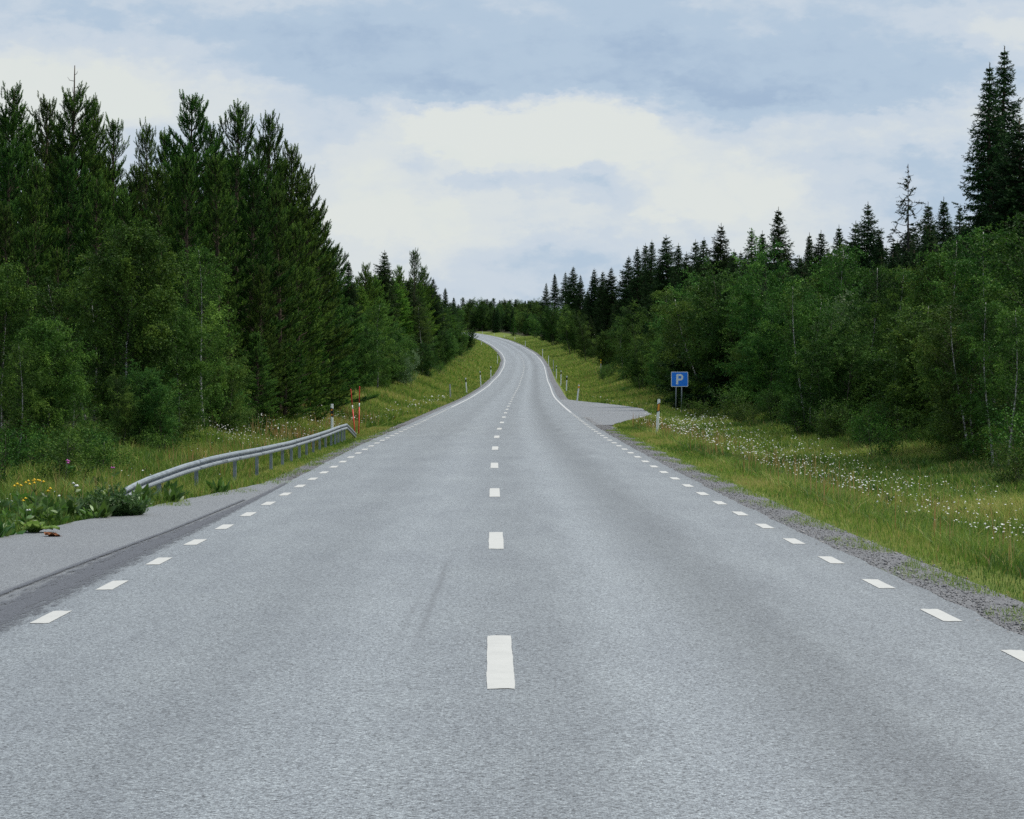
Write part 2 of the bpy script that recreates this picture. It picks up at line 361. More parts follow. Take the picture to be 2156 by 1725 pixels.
ry = np.array(list(np.arange(-30, 12, 3)) + list(np.arange(12, 110, .5)) + list(np.arange(110, 300, 1)) + list(np.arange(300, 1100, 3)))
road = struct('road', strip_mesh('road', ry, -3.62, 3.56, 0.012, m_asphalt, 10, .015), 'grey asphalt two-lane road')
def sh_r(Y, t): return road_z(Y, t) + np.interp(t, [3.3, 3.7, 4.2, 4.6], [.002, 0, -.012, -.08])
def sh_l(Y, t): return road_z(Y, t) + np.interp(-t, [3.3, 3.7, 4.0, 4.4], [.002, 0, -.012, -.08])
struct('gravel_shoulder', strip_mesh('gravel_shoulder', ry, 3.3, 4.6, 0, m_gravel, 6, .03, sh_r), 'strip of loose grey gravel along the right road edge')
struct('gravel_shoulder', strip_mesh('gravel_shoulder', ry, -4.35, -3.3, 0, m_gravel, 6, .03, sh_l), 'narrow strip of grey gravel along the left road edge')
ly = np.arange(-20, 45.5, .5)
struct('lay_by', strip_mesh('lay_by', ly, lambda y: -(float(edge_l(y)) + .12), -3.4, 0, m_layby, 6, .03, lambda Y, t: road_z(Y, np.maximum(t, -4)) + .006), 'paler asphalt lay-by widening on the left of the road')
py_ = np.arange(97, 186, 1.0)
struct('lay_by', strip_mesh('lay_by', py_, 3.4, lambda y: float(edge_r(y)) + .1, 0, m_layby, 6, .05, lambda Y, t: road_z(Y, np.minimum(t, 4)) + .006), 'small asphalt parking lay-by on the right of the road')

# tarry seam between road and near lay-by: ragged, see-through at its edges
m_tar, t = mat('bitumen_seam')
uvn = N(t, 'ShaderNodeUVMap').outputs[0]; s = N(t, 'ShaderNodeSeparateXYZ'); L(t, uvn, s.inputs[0])
p = wpos(t)
n1 = NOISE(t, XYZ(t, M(t, 'MULTIPLY', s.outputs[0], 5), M(t, 'MULTIPLY', s.outputs[1], 2.2), 0), 1.0, 7, .75).outputs['Fac']
n2 = NOISE(t, p, 60, 3, .7).outputs['Fac']
us_ = s.outputs[0]
e = M(t, 'SUBTRACT', 1.0, M(t, 'ABSOLUTE', us_))
al = M(t, 'ADD', M(t, 'MULTIPLY', e, .95), M(t, 'ADD', M(t, 'MULTIPLY', M(t, 'SUBTRACT', n1, .5), 2.6), M(t, 'MULTIPLY', M(t, 'SUBTRACT', n2, .5), 2.2)))
al = RAMP(t, al, [(.12, (0, 0, 0)), (.62, (.92, .92, .92))])
tr = N(t, 'ShaderNodeBsdfTransparent')
mm = N(t, 'ShaderNodeMixShader'); L(t, al, mm.inputs[0]); L(t, tr.outputs[0], mm.inputs[1])
L(t, bsdf(t, RAMP(t, n2, [(.3, (.035, .037, .045)), (.7, (.10, .105, .12))]), .7, .35), mm.inputs[2]); out(t, mm.outputs[0])
def seam(pts, zoff):
    pts = np.array(pts); ys = np.arange(pts[0, 0], pts[-1, 0], .25)
    c0 = np.interp(ys, pts[:, 0], pts[:, 1]); w = np.interp(ys, pts[:, 0], pts[:, 2]); k = np.linspace(-1, 1, 7)
    tt = c0[:, None] + w[:, None] * k; Yg = np.repeat(ys[:, None], 7, 1)
    g = np.arange(len(ys) * 7).reshape(-1, 7); q = np.stack([g[:-1, :-1], g[:-1, 1:], g[1:, 1:], g[1:, :-1]], -1).reshape(-1, 4)
    return mesh_np('seam', np.stack([tt + XC(Yg), Yg, road_z(Yg, tt) + zoff], -1).reshape(-1, 3), quads=q, m=m_tar, uv=np.stack([np.repeat(k[None], len(ys), 0), Yg], -1).reshape(-1, 2))
struct('tar_seam', seam([(8, -3.62, .36), (17, -3.66, .30), (22, -3.72, .30), (27, -3.72, .27), (30, -3.66, .20), (36, -3.62, .1), (44, -3.62, .05)], .017), '', road)
struct('tar_seam', seam([(8, -4.2, .06), (18, -4.12, .06), (24, -4.02, .05), (30, -3.86, .045), (38, -3.75, .04)], .021), '', road)
# painted lines
m_paint, t = mat('road_paint')
p = wpos(t); n1 = NOISE(t, p, 55, 4, .7).outputs['Fac']; n2 = NOISE(t, p, 5, 4, .6).outputs['Fac']
c = RAMP(t, M(t, 'ADD', M(t, 'MULTIPLY', n1, .5), M(t, 'MULTIPLY', n2, .5)), [(.28, (.25, .25, .245)), (.40, (.37, .368, .35)), (.7, (.42, .417, .395))])
out(t, bsdf(t, c, .6, .4, normal=bump(t, n1, .4, .004)))
m_worn, t = mat('worn_road_paint')
p = wpos(t); n1 = NOISE(t, p, 3, 5, .7).outputs['Fac']
out(t, bsdf(t, RAMP(t, n1, [(.35, (.30, .305, .31)), (.65, (.44, .44, .43))]), .6, .4))
def dash_mesh(name, segs, worn_from=1e9):
    V, Q, MI = [], [], []
    for (t0, y0, y1, w) in segs:
        n = max(3, min(50, int((y1 - y0) / .06))) if y0 < 90 else max(2, int((y1 - y0) / 3))
        jw = np.convolve(rng.normal(0, .005, (n + 9)), np.ones(9) / 9, 'valid') if y0 < 90 else np.zeros(n + 1)
        jw2 = np.convolve(rng.normal(0, .005, (n + 9)), np.ones(9) / 9, 'valid') if y0 < 90 else np.zeros(n + 1)
        o = len(V)
        ys_ = np.linspace(y0, y1, n + 1)
        for i, y in enumerate(ys_):
            for k in range(5):
                f = k / 4 - .5
                tt = t0 + w * f + (jw[i] if k == 0 else jw2[i] if k == 4 else 0)
                yj = y + (rng.normal(0, .012) if i in (0, n) and y0 < 90 else 0)
                V.append((tt + float(XC(yj)), yj, float(road_z(yj, tt)) + .0155))
        for i in range(n):
            for k in range(4): a = o + i * 5 + k; Q.append((a, a + 1, a + 6, a + 5)); MI.append(1 if y0 >= worn_from else 0)
    me = mesh_np(name, V, quads=Q, m=m_paint); me.materials.append(m_worn); me.polygons.foreach_set('material_index', MI); me.update(); return me
cs = [(0.0, 13.69 + 12 * i, 16.65 + 12 * i, .155) for i in range(42)]
struct('centre_line', dash_mesh('centre_line', cs, 420), '', road)
def ydist(row): return FD * CAMH / (row - HY)
y0l = ydist(1292) - .5; y0r = ydist(1288) - .5
ls = [(-3.28, y0l + 3 * i, y0l + 3 * i + 1.0, .14) for i in range(-3, 43)] + [(-3.28, 146 + 12 * i, 158 + 12 * i, .125) for i in range(0, 66)]
rs = [(3.27, y0r + 3 * i, y0r + 3 * i + 1.0, .14) for i in range(-3, 37)] + [(3.27, 127 + 12 * i, 139 + 12 * i, .125) for i in range(0, 66)]
struct('edge_line', dash_mesh('edge_line', ls, 140), '', road)
struct('edge_line', dash_mesh('edge_line', rs, 120), '', road)

# ------------------------------------------------------------------ grass, flowers and stones: nobody could count them
m_grass = leafmat('grass_blades', [(0, (.046, .095, .014)), (.3, (.115, .205, .028)), (.55, (.20, .285, .044)), (.75, (.36, .35, .10)), (.88, (.38, .29, .12)), (1, (.27, .115, .042))], .35, .6, .2, 0)
def sample(y0, y1, s, a, b, dens, pw=1.0):
    """points on the verge between a and b metres beyond the grass edge, denser nearer the camera"""
    n = int((y1 - y0) * (b - a) * dens)
    Y = y0 + (y1 - y0) * rng.random(n) ** pw; e = a + (b - a) * rng.random(n)
    tt = (edge_r(Y) + e) if s > 0 else -(edge_l(Y) + e)
    X = XC(Y) + tt
    ok = np.abs(X) < .235 * Y + 1.5
    return X[ok], Y[ok], e[ok]
def patch(X, Y, f, ph): return .5 + .25 * (np.sin(X * f + ph) * np.cos(Y * f * .8 + ph * 2) + np.sin((X + Y) * f * .53 + ph * 3))
GV, GT, GC = [], [], []; gcount = 0
def blades(X, Y, h, w, tint, lean=.35):
    global gcount
    n = len(X); Z = ground_z(X, Y) - .01
    a = rng.random(n) * 2 * np.pi; b = rng.random(n) * 2 * np.pi
    ln = np.abs(rng.normal(0, lean, n)) * h
    wx, wy = np.cos(a) * w / 2, np.sin(a) * w / 2
    mxx, my = X + np.cos(b) * ln * .35, Y + np.sin(b) * ln * .35; tx, ty_ = X + np.cos(b) * ln, Y + np.sin(b) * ln
    v = np.stack([np.stack([X - wx, Y - wy, Z], -1), np.stack([X + wx, Y + wy, Z], -1), np.stack([mxx - wx * .8, my - wy * .8, Z + h * .6], -1), np.stack([mxx + wx * .8, my + wy * .8, Z + h * .6], -1), np.stack([tx, ty_, Z + h], -1)], 1)
    o = gcount + np.arange(n)[:, None] * 5
    GV.append(v.reshape(-1, 3)); GT.append((o[:, None, :] + np.array([[0, 1, 3], [0, 3, 2], [2, 3, 4]])[None]).reshape(-1, 3)); GC.append(np.repeat(tint, 3)); gcount += n * 5
def meadow(y0, y1, s, a, b, dens, hmin, hmax, wmin, tbias=0.0, pw=1.3, lean=.35):
    X, Y, e = sample(y0, y1, s, a, b, dens, pw); n = len(X)
    k_ = np.clip(110 / Y, .2, 1); pa = .5 + (patch(X, Y, .9, 1.3) - .5) * k_; pb = .5 + (patch(X, Y, .33, 4.1) - .5) * k_
    keep = rng.random(n) < np.clip(.35 + pa, 0, 1); keep &= (e > .12 * patch(X, Y, 4.0, .7) + rng.random(n) * .12) 
    X, Y, e, pa, pb = X[keep], Y[keep], e[keep], pa[keep], pb[keep]; n = len(X)
    h = (hmin + (hmax - hmin) * rng.random(n)) * (.6 + .7 * pb) * np.clip(.45 + e * .8, .45, 1.0)
    w = np.maximum(wmin, Y * .00022) * (.7 + .6 * rng.random(n))
    ti = np.clip(.33 + .22 * rng.normal(0, 1, n) + .7 * (pb - .5) + .5 * (pa - .5) + tbias, 0, .8)
    dry = rng.random(n) < .05 + .09 * np.clip(patch(X, Y, .6, 2.2) - .45, 0, 1); ti[dry] = .72 + .28 * rng.random(dry.sum())
    blades(X, Y, h, w, ti, lean)
    return n
meadow(16, 60, 1, -.12, 1.0, 800, .05, .13, .006, .10); meadow(16, 60, 1, .7, 8.0, 620, .08, .27, .006, -.10, 1.3, .8); meadow(60, 125, 1, -.1, 1.0, 380, .06, .14, .01, .12); meadow(60, 125, 1, .8, 8.5, 300, .12, .32, .010, -.08, 1.3, .8)
meadow(44, 80, -1, -.12, 1.0, 900, .04, .10, .006, .05); meadow(24, 44, -1, -.12, 1.2, 900, .10, .38, .006, -.05, 1.3, .5); meadow(40, 80, -1, .8, 1.3, 400, .08, .16, .007, .02); meadow(24, 60, -1, 1.2, 5.2, 520, .16, .42, .007, -.12, 1.3, .5); meadow(80, 125, -1, -.1, .9, 380, .06, .16, .01, .08); meadow(60, 125, -1, 1.1, 6.5, 280, .16, .40, .011, -.08, 1.3, .5)
for s_ in (1, -1):
    meadow(125, 260, s_, -.1, 9.0, 70, .12, .40, .02, .08, 1.2); meadow(260, 700, s_, -.1, 10, 16, .12, .4, .05, .10, 1.2)
# reddish dry stalks
for (y0, y1, s_, a, b, d) in ((22, 100, 1, .7, 3.2, 5), (36, 50, -1, .6, 2.4, 10), (44, 95, -1, 1.2, 2.8, 9), (60, 110, -1, 1.0, 4.5, 5)):
    X, Y, e = sample(y0, y1, s_, a, b, d, 1.2); k = patch(X, Y, .7, 5.0) > .45; X, Y = X[k], Y[k]
    blades(X, Y, .35 + .35 * rng.random(len(X)), np.maximum(.008, Y * .00022), .86 + .14 * rng.random(len(X)), .2)
for (y0, y1, s_, d) in ((15, 90, 1, 120), (36, 90, -1, 60)):      # stray tufts creeping over the gravel
    X, Y, e = sample(y0, y1, s_, -.5, .05, d, 1.3)
    k = (patch(X, Y, 2.6, 3.0) + .9 * (e + .2)) > .48; X, Y = X[k], Y[k]
    for j in range(5): blades(X + rng.normal(0, .03, len(X)), Y + rng.normal(0, .05, len(X)), .03 + .07 * rng.random(len(X)), np.maximum(.006, Y * .0002), .2 + .5 * rng.random(len(X)), .7)
GV = np.concatenate(GV); GT = np.concatenate(GT); GC = np.concatenate(GC)
tag(link('grass', mesh_np('grass', GV, tris=GT, m=m_grass, tint=GC)), 'green and straw coloured meadow grass on both verges', None, None, 'stuff')

m_white = simple('flower_white', (.52, .52, .49), .6, .2, 0, .1)
fv, ff = [], []
def flowers(X, Y, hz, r):
    Z = ground_z(X, Y)
    for x, y, z, h, rr in zip(X, Y, Z, hz, r):
        n = Vector((random.gauss(0, .45), random.gauss(-.25, .45), 1)).normalized(); a = n.orthogonal().normalized(); b = n.cross(a)
        c = Vector((x, y, z + h)); o = len(fv); fv.append(c + n * rr * .35)
        for k in range(6): fv.append(c + (a * math.cos(k * 1.047) + b * math.sin(k * 1.047)) * rr * (1 if k % 2 else .72))
        for k in range(6): ff.append((o, o + 1 + k, o + 1 + (k + 1) % 6))
for (y0, y1, s_, a, b, d) in ((20, 60, 1, .9, 4.0, 32), (55, 112, 1, .8, 4.6, 16), (60, 100, -1, 1.2, 5.0, 22), (95, 190, -1, .6, 2.2, 2.0), (34, 60, -1, .6, 3.0, 2.5), (100, 180, 1, .8, 4, 1.0)):
    X, Y, e = sample(y0, y1, s_, a, b, d, 1.0)
    k = rng.random(len(X)) < np.clip(2.6 * (patch(X, Y, 1.15, 3.3) - .38), .03, 1) * np.exp(-((e - (a + b) / 2) / ((b - a) * .38)) ** 2); X, Y = X[k], Y[k]
    flowers(X, Y, .24 + .24 * rng.random(len(X)), np.maximum(.015, Y * .00030) * (.4 + .9 * rng.random(len(X))))
tag(link('wildflowers', mesh_np('wildflowers', np.array(fv), tris=ff, m=m_white)), 'drifts of small white daisies scattered through the verge grass', None, None, 'stuff')

# loose stones on the shoulders
m_stone = leafmat('stones', [(0, (.08, .08, .083)), (.5, (.165, .16, .162)), (1, (.29, .28, .27))], 0, .9, .3, 0)
def stones(X, Y, Z, r):
    n = len(X); base = np.array([(1, 0, 0), (-1, 0, 0), (0, 1, 0), (0, -1, 0), (0, 0, .7), (0, 0, -.7)], float)
    F = np.array([(0, 2, 4), (2, 1, 4), (1, 3, 4), (3, 0, 4), (2, 0, 5), (1, 2, 5), (3, 1, 5), (0, 3, 5)])
    v = base[None] * r[:, None, None] * (.6 + .8 * rng.random((n, 6, 1)))
    an = rng.random(n) * 6.28; ca, sa = np.cos(an), np.sin(an)
    v = np.stack([v[..., 0] * ca[:, None] - v[..., 1] * sa[:, None], v[..., 0] * sa[:, None] + v[..., 1] * ca[:, None], v[..., 2]], -1) + np.stack([X, Y, Z], -1)[:, None]
    return v.reshape(-1, 3), (np.arange(n)[:, None, None] * 6 + F[None]).reshape(-1, 3), np.repeat(rng.random(n), 8)
n = 15000; Y = 14 + 100 * rng.random(n) ** 1.6; tt = 3.42 + np.abs(rng.normal(.34, .28, n)); X = XC(Y) + tt
k = tt < 4.45; X, Y, tt = X[k], Y[k], tt[k]; Zs = sh_r(Y, tt)
n2_ = 3500; Yl = 38 + 60 * rng.random(n2_) ** 1.3; tl_ = -(3.62 + np.abs(rng.normal(.1, .16, n2_)))
Xa = np.concatenate([X, XC(Yl) + tl_]); Ya = np.concatenate([Y, Yl]); Za = np.concatenate([Zs, sh_l(Yl, tl_)])
v_, f_, c_ = stones(Xa, Ya, Za + .004, np.clip(rng.lognormal(-5.05, .45, len(Xa)), .003, .022) * np.maximum(1, Ya / 60))
tag(link('gravel', mesh_np('gravel', v_, tris=f_, m=m_stone, tint=c_)), 'loose grey stones lying along both road shoulders', None, None, 'stuff')

# ------------------------------------------------------------------ trees
def barkmat(name, dark, lite, scale, stretch=.25, rough=.9):
    m, t = mat(name)
    tcx = N(t, 'ShaderNodeTexCoord').outputs['Object']; s = N(t, 'ShaderNodeSeparateXYZ'); L(t, tcx, s.inputs[0])
    n = NOISE(t, XYZ(t, s.outputs[0], s.outputs[1], M(t, 'MULTIPLY', s.outputs[2], stretch)), scale, 5, .65).outputs['Fac']
    c = RAMP(t, n, [(.35, dark), (.62, lite)])
    out(t, bsdf(t, c, rough, .2, normal=bump(t, n, .5, .02))); return m
m_bark = barkmat('conifer_bark', (.035, .027, .02), (.11, .08, .055), 22)
m_birchbark = barkmat('birch_bark', (.05, .045, .04), (.62, .60, .56), 7, 3.0, .7)
m_greybark = barkmat('grey_bark', (.05, .045, .035), (.15, .14, .11), 16)
m_twig = barkmat('twig_bark', (.025, .02, .015), (.06, .05, .04), 20)
m_deadbark = barkmat('dead_wood', (.025, .022, .02), (.07, .062, .055), 20)
m_pine = leafmat('pine_needles', [(0, (.010, .027, .006)), (.5, (.029, .074, .011)), (1, (.105, .185, .025))], .15, .6, .05)  # crown ramps: low end paints interior shade, high end paints highlights
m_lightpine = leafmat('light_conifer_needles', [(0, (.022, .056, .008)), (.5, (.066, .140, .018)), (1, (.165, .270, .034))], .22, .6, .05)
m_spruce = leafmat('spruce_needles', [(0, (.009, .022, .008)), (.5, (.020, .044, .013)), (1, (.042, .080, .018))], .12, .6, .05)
m_birch = leafmat('birch_leaves', [(0, (.014, .036, .006)), (.5, (.043, .098, .014)), (1, (.130, .215, .031))], .25, .6, .08)
m_broad = leafmat('broad_leaves', [(0, (.014, .038, .008)), (.5, (.045, .104, .017)), (1, (.140, .225, .038))], .25, .6, .08)
m_pale = leafmat('pale_leaves', [(0, (.07, .13, .05)), (.5, (.13, .21, .085)), (1, (.22, .30, .15))], .35, .45, .35)

def frames(D):
    D = D / np.maximum(np.linalg.norm(D, axis=1, keepdims=True), 1e-9)
    ref = np.where(np.abs(D[:, 2:3]) < .9, np.array([[0, 0, 1.0]]), np.array([[1.0, 0, 0]]))
    A = np.cross(ref, D); A /= np.linalg.norm(A, axis=1, keepdims=True); B = np.cross(D, A)
    return D, A, B
def scatter(TV, TF, P, D, S, roll=None, g=None):
    """copies of a template (its z along D) placed at P with size S: vertices, faces"""
    g = g or rng; n = len(P); D, A, B = frames(D)
    r = g.random(n) * 2 * np.pi if roll is None else roll
    c, s = np.cos(r)[:, None], np.sin(r)[:, None]; A2, B2 = A * c + B * s, B * c - A * s
    R = np.stack([A2, B2, D], 1)                       # rows: template axes
    V = np.einsum('kc,ncx->nkx', TV, R) * np.asarray(S)[:, None, None] + P[:, None]
    F = (np.arange(n)[:, None, None] * len(TV) + TF[None]).reshape(-1, TF.shape[1])
    return V.reshape(-1, 3), F
def needle_template(k, ln, w, ax0=0.0, ax1=1.0, spread=.6, g=None):
    """a shoot: k narrow needle triangles along a unit axis"""
    V, F = [], []
    for i in range(k):
        z = ax0 + (ax1 - ax0) * i / (k - 1); a = i * 2.4
        d = np.array([math.cos(a) * spread, math.sin(a) * spread, 1 - spread * .45]); d /= np.linalg.norm(d)
        side = np.array([-math.sin(a), math.cos(a), 0.0]) * w / 2
        p0 = np.array([0, 0, z]); l = ln * (1 - .35 * z); V += [p0 - side, p0 + side, p0 + d * l]; F.append((3 * i, 3 * i + 1, 3 * i + 2))
    return np.array(V), np.array(F)
PINE_T = needle_template(14, .40, .17, 0, .95, .66)
SPRUCE_T = needle_template(9, .40, .26, 0, .85, .85)

def conifer(seed, H, kind, R, dens=1.0, bare_top=0.0, low=.03, full=1.0, slope=.36):
    """returns (trunk mesh, crown mesh)"""
    g = np.random.default_rng(seed); tb = MB()
    ph = g.random() * 6.28
    def axis(h): return np.array([.06 * math.sin(h * .5 + ph), .06 * math.cos(h * .43 + ph), h])
    r0 = .013 * H + .03
    hs = np.linspace(0, H, 14); tb.tube([axis(h) for h in hs], [max(.012, r0 * (1 - h / H) ** .8) for h in hs], 8)
    P, D, S, C = [], [], [], []
    pine = kind == 'pine'
    h = low * H
    step = (.37 if pine else .24) / dens
    sect = 1 + .18 * g.normal(0, 1, 12)
    while h < H * (1 - bare_top) - (.05 if pine else .22):
        r = h / H
        prof = (min(1, .66 + r * 1.4) * (1 - r) ** .58 if pine else math.tanh(slope * (H - h) / R) * (1 - .25 * max(0, .25 - r) / .25)) * R + (.24 if pine else .02)
        nb = (int(g.integers(6, 9)) if r < .65 or not pine else int(g.integers(7, 10))) + (0 if pine else 2)
        a0 = g.random() * 6.28
        for b in range(nb):
            a = a0 + 6.283 * b / nb + g.normal(0, .25)
            Lb = prof * (g.uniform(.62, 1.12) if r < .72 or not pine else g.uniform(.5, 1.12)) * sect[int((a % 6.283) / 6.284 * 12)] * (1 if g.random() > .08 else .5)
            if pine: e0, e1 = math.radians(-6 + 52 * r + g.normal(0, 7)), math.radians(26 + 54 * r + g.normal(0, 8))
            else: e0, e1 = math.radians(-22 + 50 * r ** 1.5 + g.normal(0, 6)), math.radians(4 + 34 * r + g.normal(0, 6))
            m = 7; pts = [axis(min(H - .3, max(.05, h + g.normal(0, .10 if pine else .20) * (1 - .8 * r))))]; ca, sa = math.cos(a), math.sin(a)
            for i in range(m):
                f = (i + .5) / m; e = e0 + (e1 - e0) * (f ** 1.5 if pine else f * f) - (0 if pine else .25 * math.sin(f * 3.1))
                pts.append(pts[-1] + np.array([ca * math.cos(e), sa * math.cos(e), math.sin(e)]) * Lb / m)
            pts = np.array(pts)
            br = .006 + .011 * Lb
            tb.tube(pts[::2] if m > 4 else pts, np.linspace(br, .004, len(pts[::2])), 3, caps=False)
            # side twigs carrying shoots
            nt_ = max(5, int(Lb / (.075 if pine else .085) * full))
            for q in range(nt_):
                f0 = (.30 if pine else .14) if Lb > .8 else .05; f = f0 + (1 - f0) * ((q + g.random()) / nt_) ** (.75 if pine else 1)
                x = f * m; i = min(int(x), m - 1); p0 = pts[i] + (pts[i + 1] - pts[i]) * (x - i)
                bd = pts[i + 1] - pts[i]; bd /= np.linalg.norm(bd)
                sd_ = np.cross(bd, [0, 0, 1.0]); sd_ /= max(np.linalg.norm(sd_), 1e-6); sgn = 1 if q % 2 else -1
                Lt = (.16 + .34 * Lb * (1 - f) ** .7) * g.uniform(.7, 1.2)
                if pine: d = bd * .75 + sd_ * sgn * g.uniform(.25, .8) + np.array([0, 0, g.uniform(-.1, .35 + .5 * r)])
                else: d = bd * .8 + sd_ * sgn * g.uniform(.4, .9) + np.array([0, 0, g.uniform(-.75, -.05)])
                d /= np.linalg.norm(d)
                ns = max(1, int(Lt / (.13 if pine else .12)))
                for k in range(ns):
                    pp = p0 + d * Lt * k / ns
                    dd = d + g.normal(0, .28, 3) + (np.array([0, 0, .10 + .4 * r]) if pine else np.array([0, 0, -.12]))
                    P.append(pp); D.append(dd); S.append(g.uniform(.17, .27) * (1 - .25 * r) if pine else g.uniform(.16, .25) * (1.05 - .5 * r ** 6)); C.append(np.clip(.48 + .26 * g.normal() + .35 * (f - .6), 0, 1))  # tint rises towards the branch tip: inner shade put into the needle colour
            dd = pts[-1] - pts[-2]; P.append(pts[-1]); D.append(dd + (np.array([0, 0, np.linalg.norm(dd) * (.2 + .6 * r)]) if pine else 0)); S.append(.22 if pine else .17 - .09 * r ** 4); C.append(.75)
        h += step * g.uniform(.75, 1.25) * (1.0 if r < .6 else .8)
    # leader
    if not bare_top:
        for k in range(8 if pine else 11):
            P.append(axis(H - .55 + .05 * k)); D.append([g.normal(0, .18), g.normal(0, .18), 1]); S.append((.17 - .009 * k) if pine else .15 - .005 * k); C.append(.6)
        if pine:
            for k in range(9):
                a = k * 2.4; q = g.uniform(.1, .42); pp = axis(H - g.uniform(.25, 1.1)) + np.array([math.cos(a) * q, math.sin(a) * q, 0])
                for j in range(4): P.append(pp + np.array([0, 0, .1 * j])); D.append([.25 * math.cos(a), .25 * math.sin(a), 1]); S.append(.19 - .02 * j); C.append(.6)
    else:
        for k in range(5):
            hh = H * (1 - bare_top) + (H * bare_top) * (k + .6) / 6; a = k * 2.4 + g.random()
            l = .35 * (1 - k / 7); tb.tube([axis(hh), axis(hh) + np.array([math.cos(a) * l * .7, math.sin(a) * l * .7, l * .15]), axis(hh) + np.array([math.cos(a) * l, math.sin(a) * l, l * .7])], [.012, .009, .004], 3, caps=False)
    P, D, S, C = np.array(P), np.array(D, float), np.array(S), np.array(C)
    TV, TF = PINE_T if pine else SPRUCE_T
    V, F = scatter(TV, TF, P, D, S, g=g)
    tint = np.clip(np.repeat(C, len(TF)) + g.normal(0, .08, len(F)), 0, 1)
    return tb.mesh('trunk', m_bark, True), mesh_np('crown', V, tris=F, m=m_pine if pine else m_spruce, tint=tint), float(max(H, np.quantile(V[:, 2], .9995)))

LEAF_T = (np.array([(0, 0, 0), (.36, .05, .45), (0, 0, 1.0), (-.36, .05, .45)], float), np.array([(0, 1, 2, 3)]))
def broadleaf(seed, H, R, kind='birch', nmain=34, leaf=.055, per=13, stems=1, low=.12, droop=.6, m=None, fill=1.0, bark=None):
    g = np.random.default_rng(seed); tb = MB(); P, D, S, C = [], [], [], []
    for st in range(stems):
        a = g.random() * 6.28; off = np.array([math.cos(a), math.sin(a), 0]) * (.25 if stems > 1 else 0); tilt = g.uniform(.05, .22) if stems > 1 else g.uniform(0, .06)
        Hs = H * (1 if st == 0 else g.uniform(.65, .92)); ph = g.random() * 6
        def axis(h): return off + np.array([math.cos(a) * tilt * h + .10 * math.sin(h * .8 + ph), math.sin(a) * tilt * h + .10 * math.cos(h * .7 + ph), h])
        hs = np.linspace(0, Hs, 12); r0 = .005 * Hs + .008
        tb.tube([axis(h) for h in hs], [max(.006, r0 * (1 - h / Hs) ** .9) for h in hs], 7)
        for b in range(int(nmain / stems ** .6)):
            h = Hs * (low + (.97 - low) * ((b + g.random()) / (nmain / stems ** .6))); r = h / Hs
            az = b * 2.4 + g.normal(0, .5)
            prof = R * (math.sin(math.pi * min(1, (r * .86 + .12)) ** 1.15) ** .7 if kind == 'birch' else math.sqrt(max(.05, 1 - ((r - .45) / .62) ** 2)))
            Lb = max(.35, prof * g.uniform(.6, 1.15)); e0 = math.radians(g.uniform(28, 60) + 18 * r)
            m_ = 6; pts = [axis(h)]; bt = .2 * g.normal()
            for i in range(m_):
                e = e0 - (droop * .9) * (i / m_) ** 1.6
                az2 = az + g.normal(0, .12)
                pts.append(pts[-1] + np.array([math.cos(az2) * math.cos(e), math.sin(az2) * math.cos(e), math.sin(e)]) * Lb / m_ * 1.12)
            pts = np.array(pts); br = .004 + .009 * Lb
            tb.tube(pts[::2], np.linspace(br * .7, .003, len(pts[::2])), 3, mi=1, caps=False)
            ns = max(5, int(Lb / .056 * fill * g.choice([.35, .8, 1.1, 1.5, 1.7])))
            for q in range(ns):
                f = .15 + .85 * ((q + g.random()) / ns) ** .6; x = f * m_; i = min(int(x), m_ - 1); p0 = pts[i] + (pts[i + 1] - pts[i]) * (x - i)
                bd = pts[i + 1] - pts[i]; bd = bd / np.linalg.norm(bd)
                d = bd * .5 + g.normal(0, .62, 3); d[2] += .1; d /= np.linalg.norm(d); Lt = g.uniform(.16, .5) * (1.15 - .5 * f)
                tw = [p0]; dd = d.copy(); cc = np.clip(.42 + bt + .12 * g.normal() + .2 * (f - .5), 0, 1)  # leaf tint darker inside, lighter outward: crown shade put into the colour
                for k in range(per):
                    dd = dd + np.array([0, 0, -droop * .16]); dd /= np.linalg.norm(dd); pp = tw[-1] + dd * Lt / per * 1.5
                    tw.append(pp)
                    ld = dd * .4 + g.normal(0, .55, 3) + np.array([0, 0, -.5 * droop]); P.append(pp + g.normal(0, .025, 3)); D.append(ld); S.append(leaf * g.uniform(.65, 1.25)); C.append(np.clip(cc + .12 * g.normal(), 0, 1))
    P, D, S, C = np.array(P), np.array(D, float), np.array(S), np.array(C)
    V, F = scatter(*LEAF_T, P, D, S, g=g)
    return tb.mesh('trunk', [bark or (m_birchbark if kind == 'birch' else m_greybark), m_twig], True), mesh_np('crown', V, quads=F, m=m or (m_birch if kind == 'birch' else m_broad), tint=C), float(np.quantile(V[:, 2], .999))
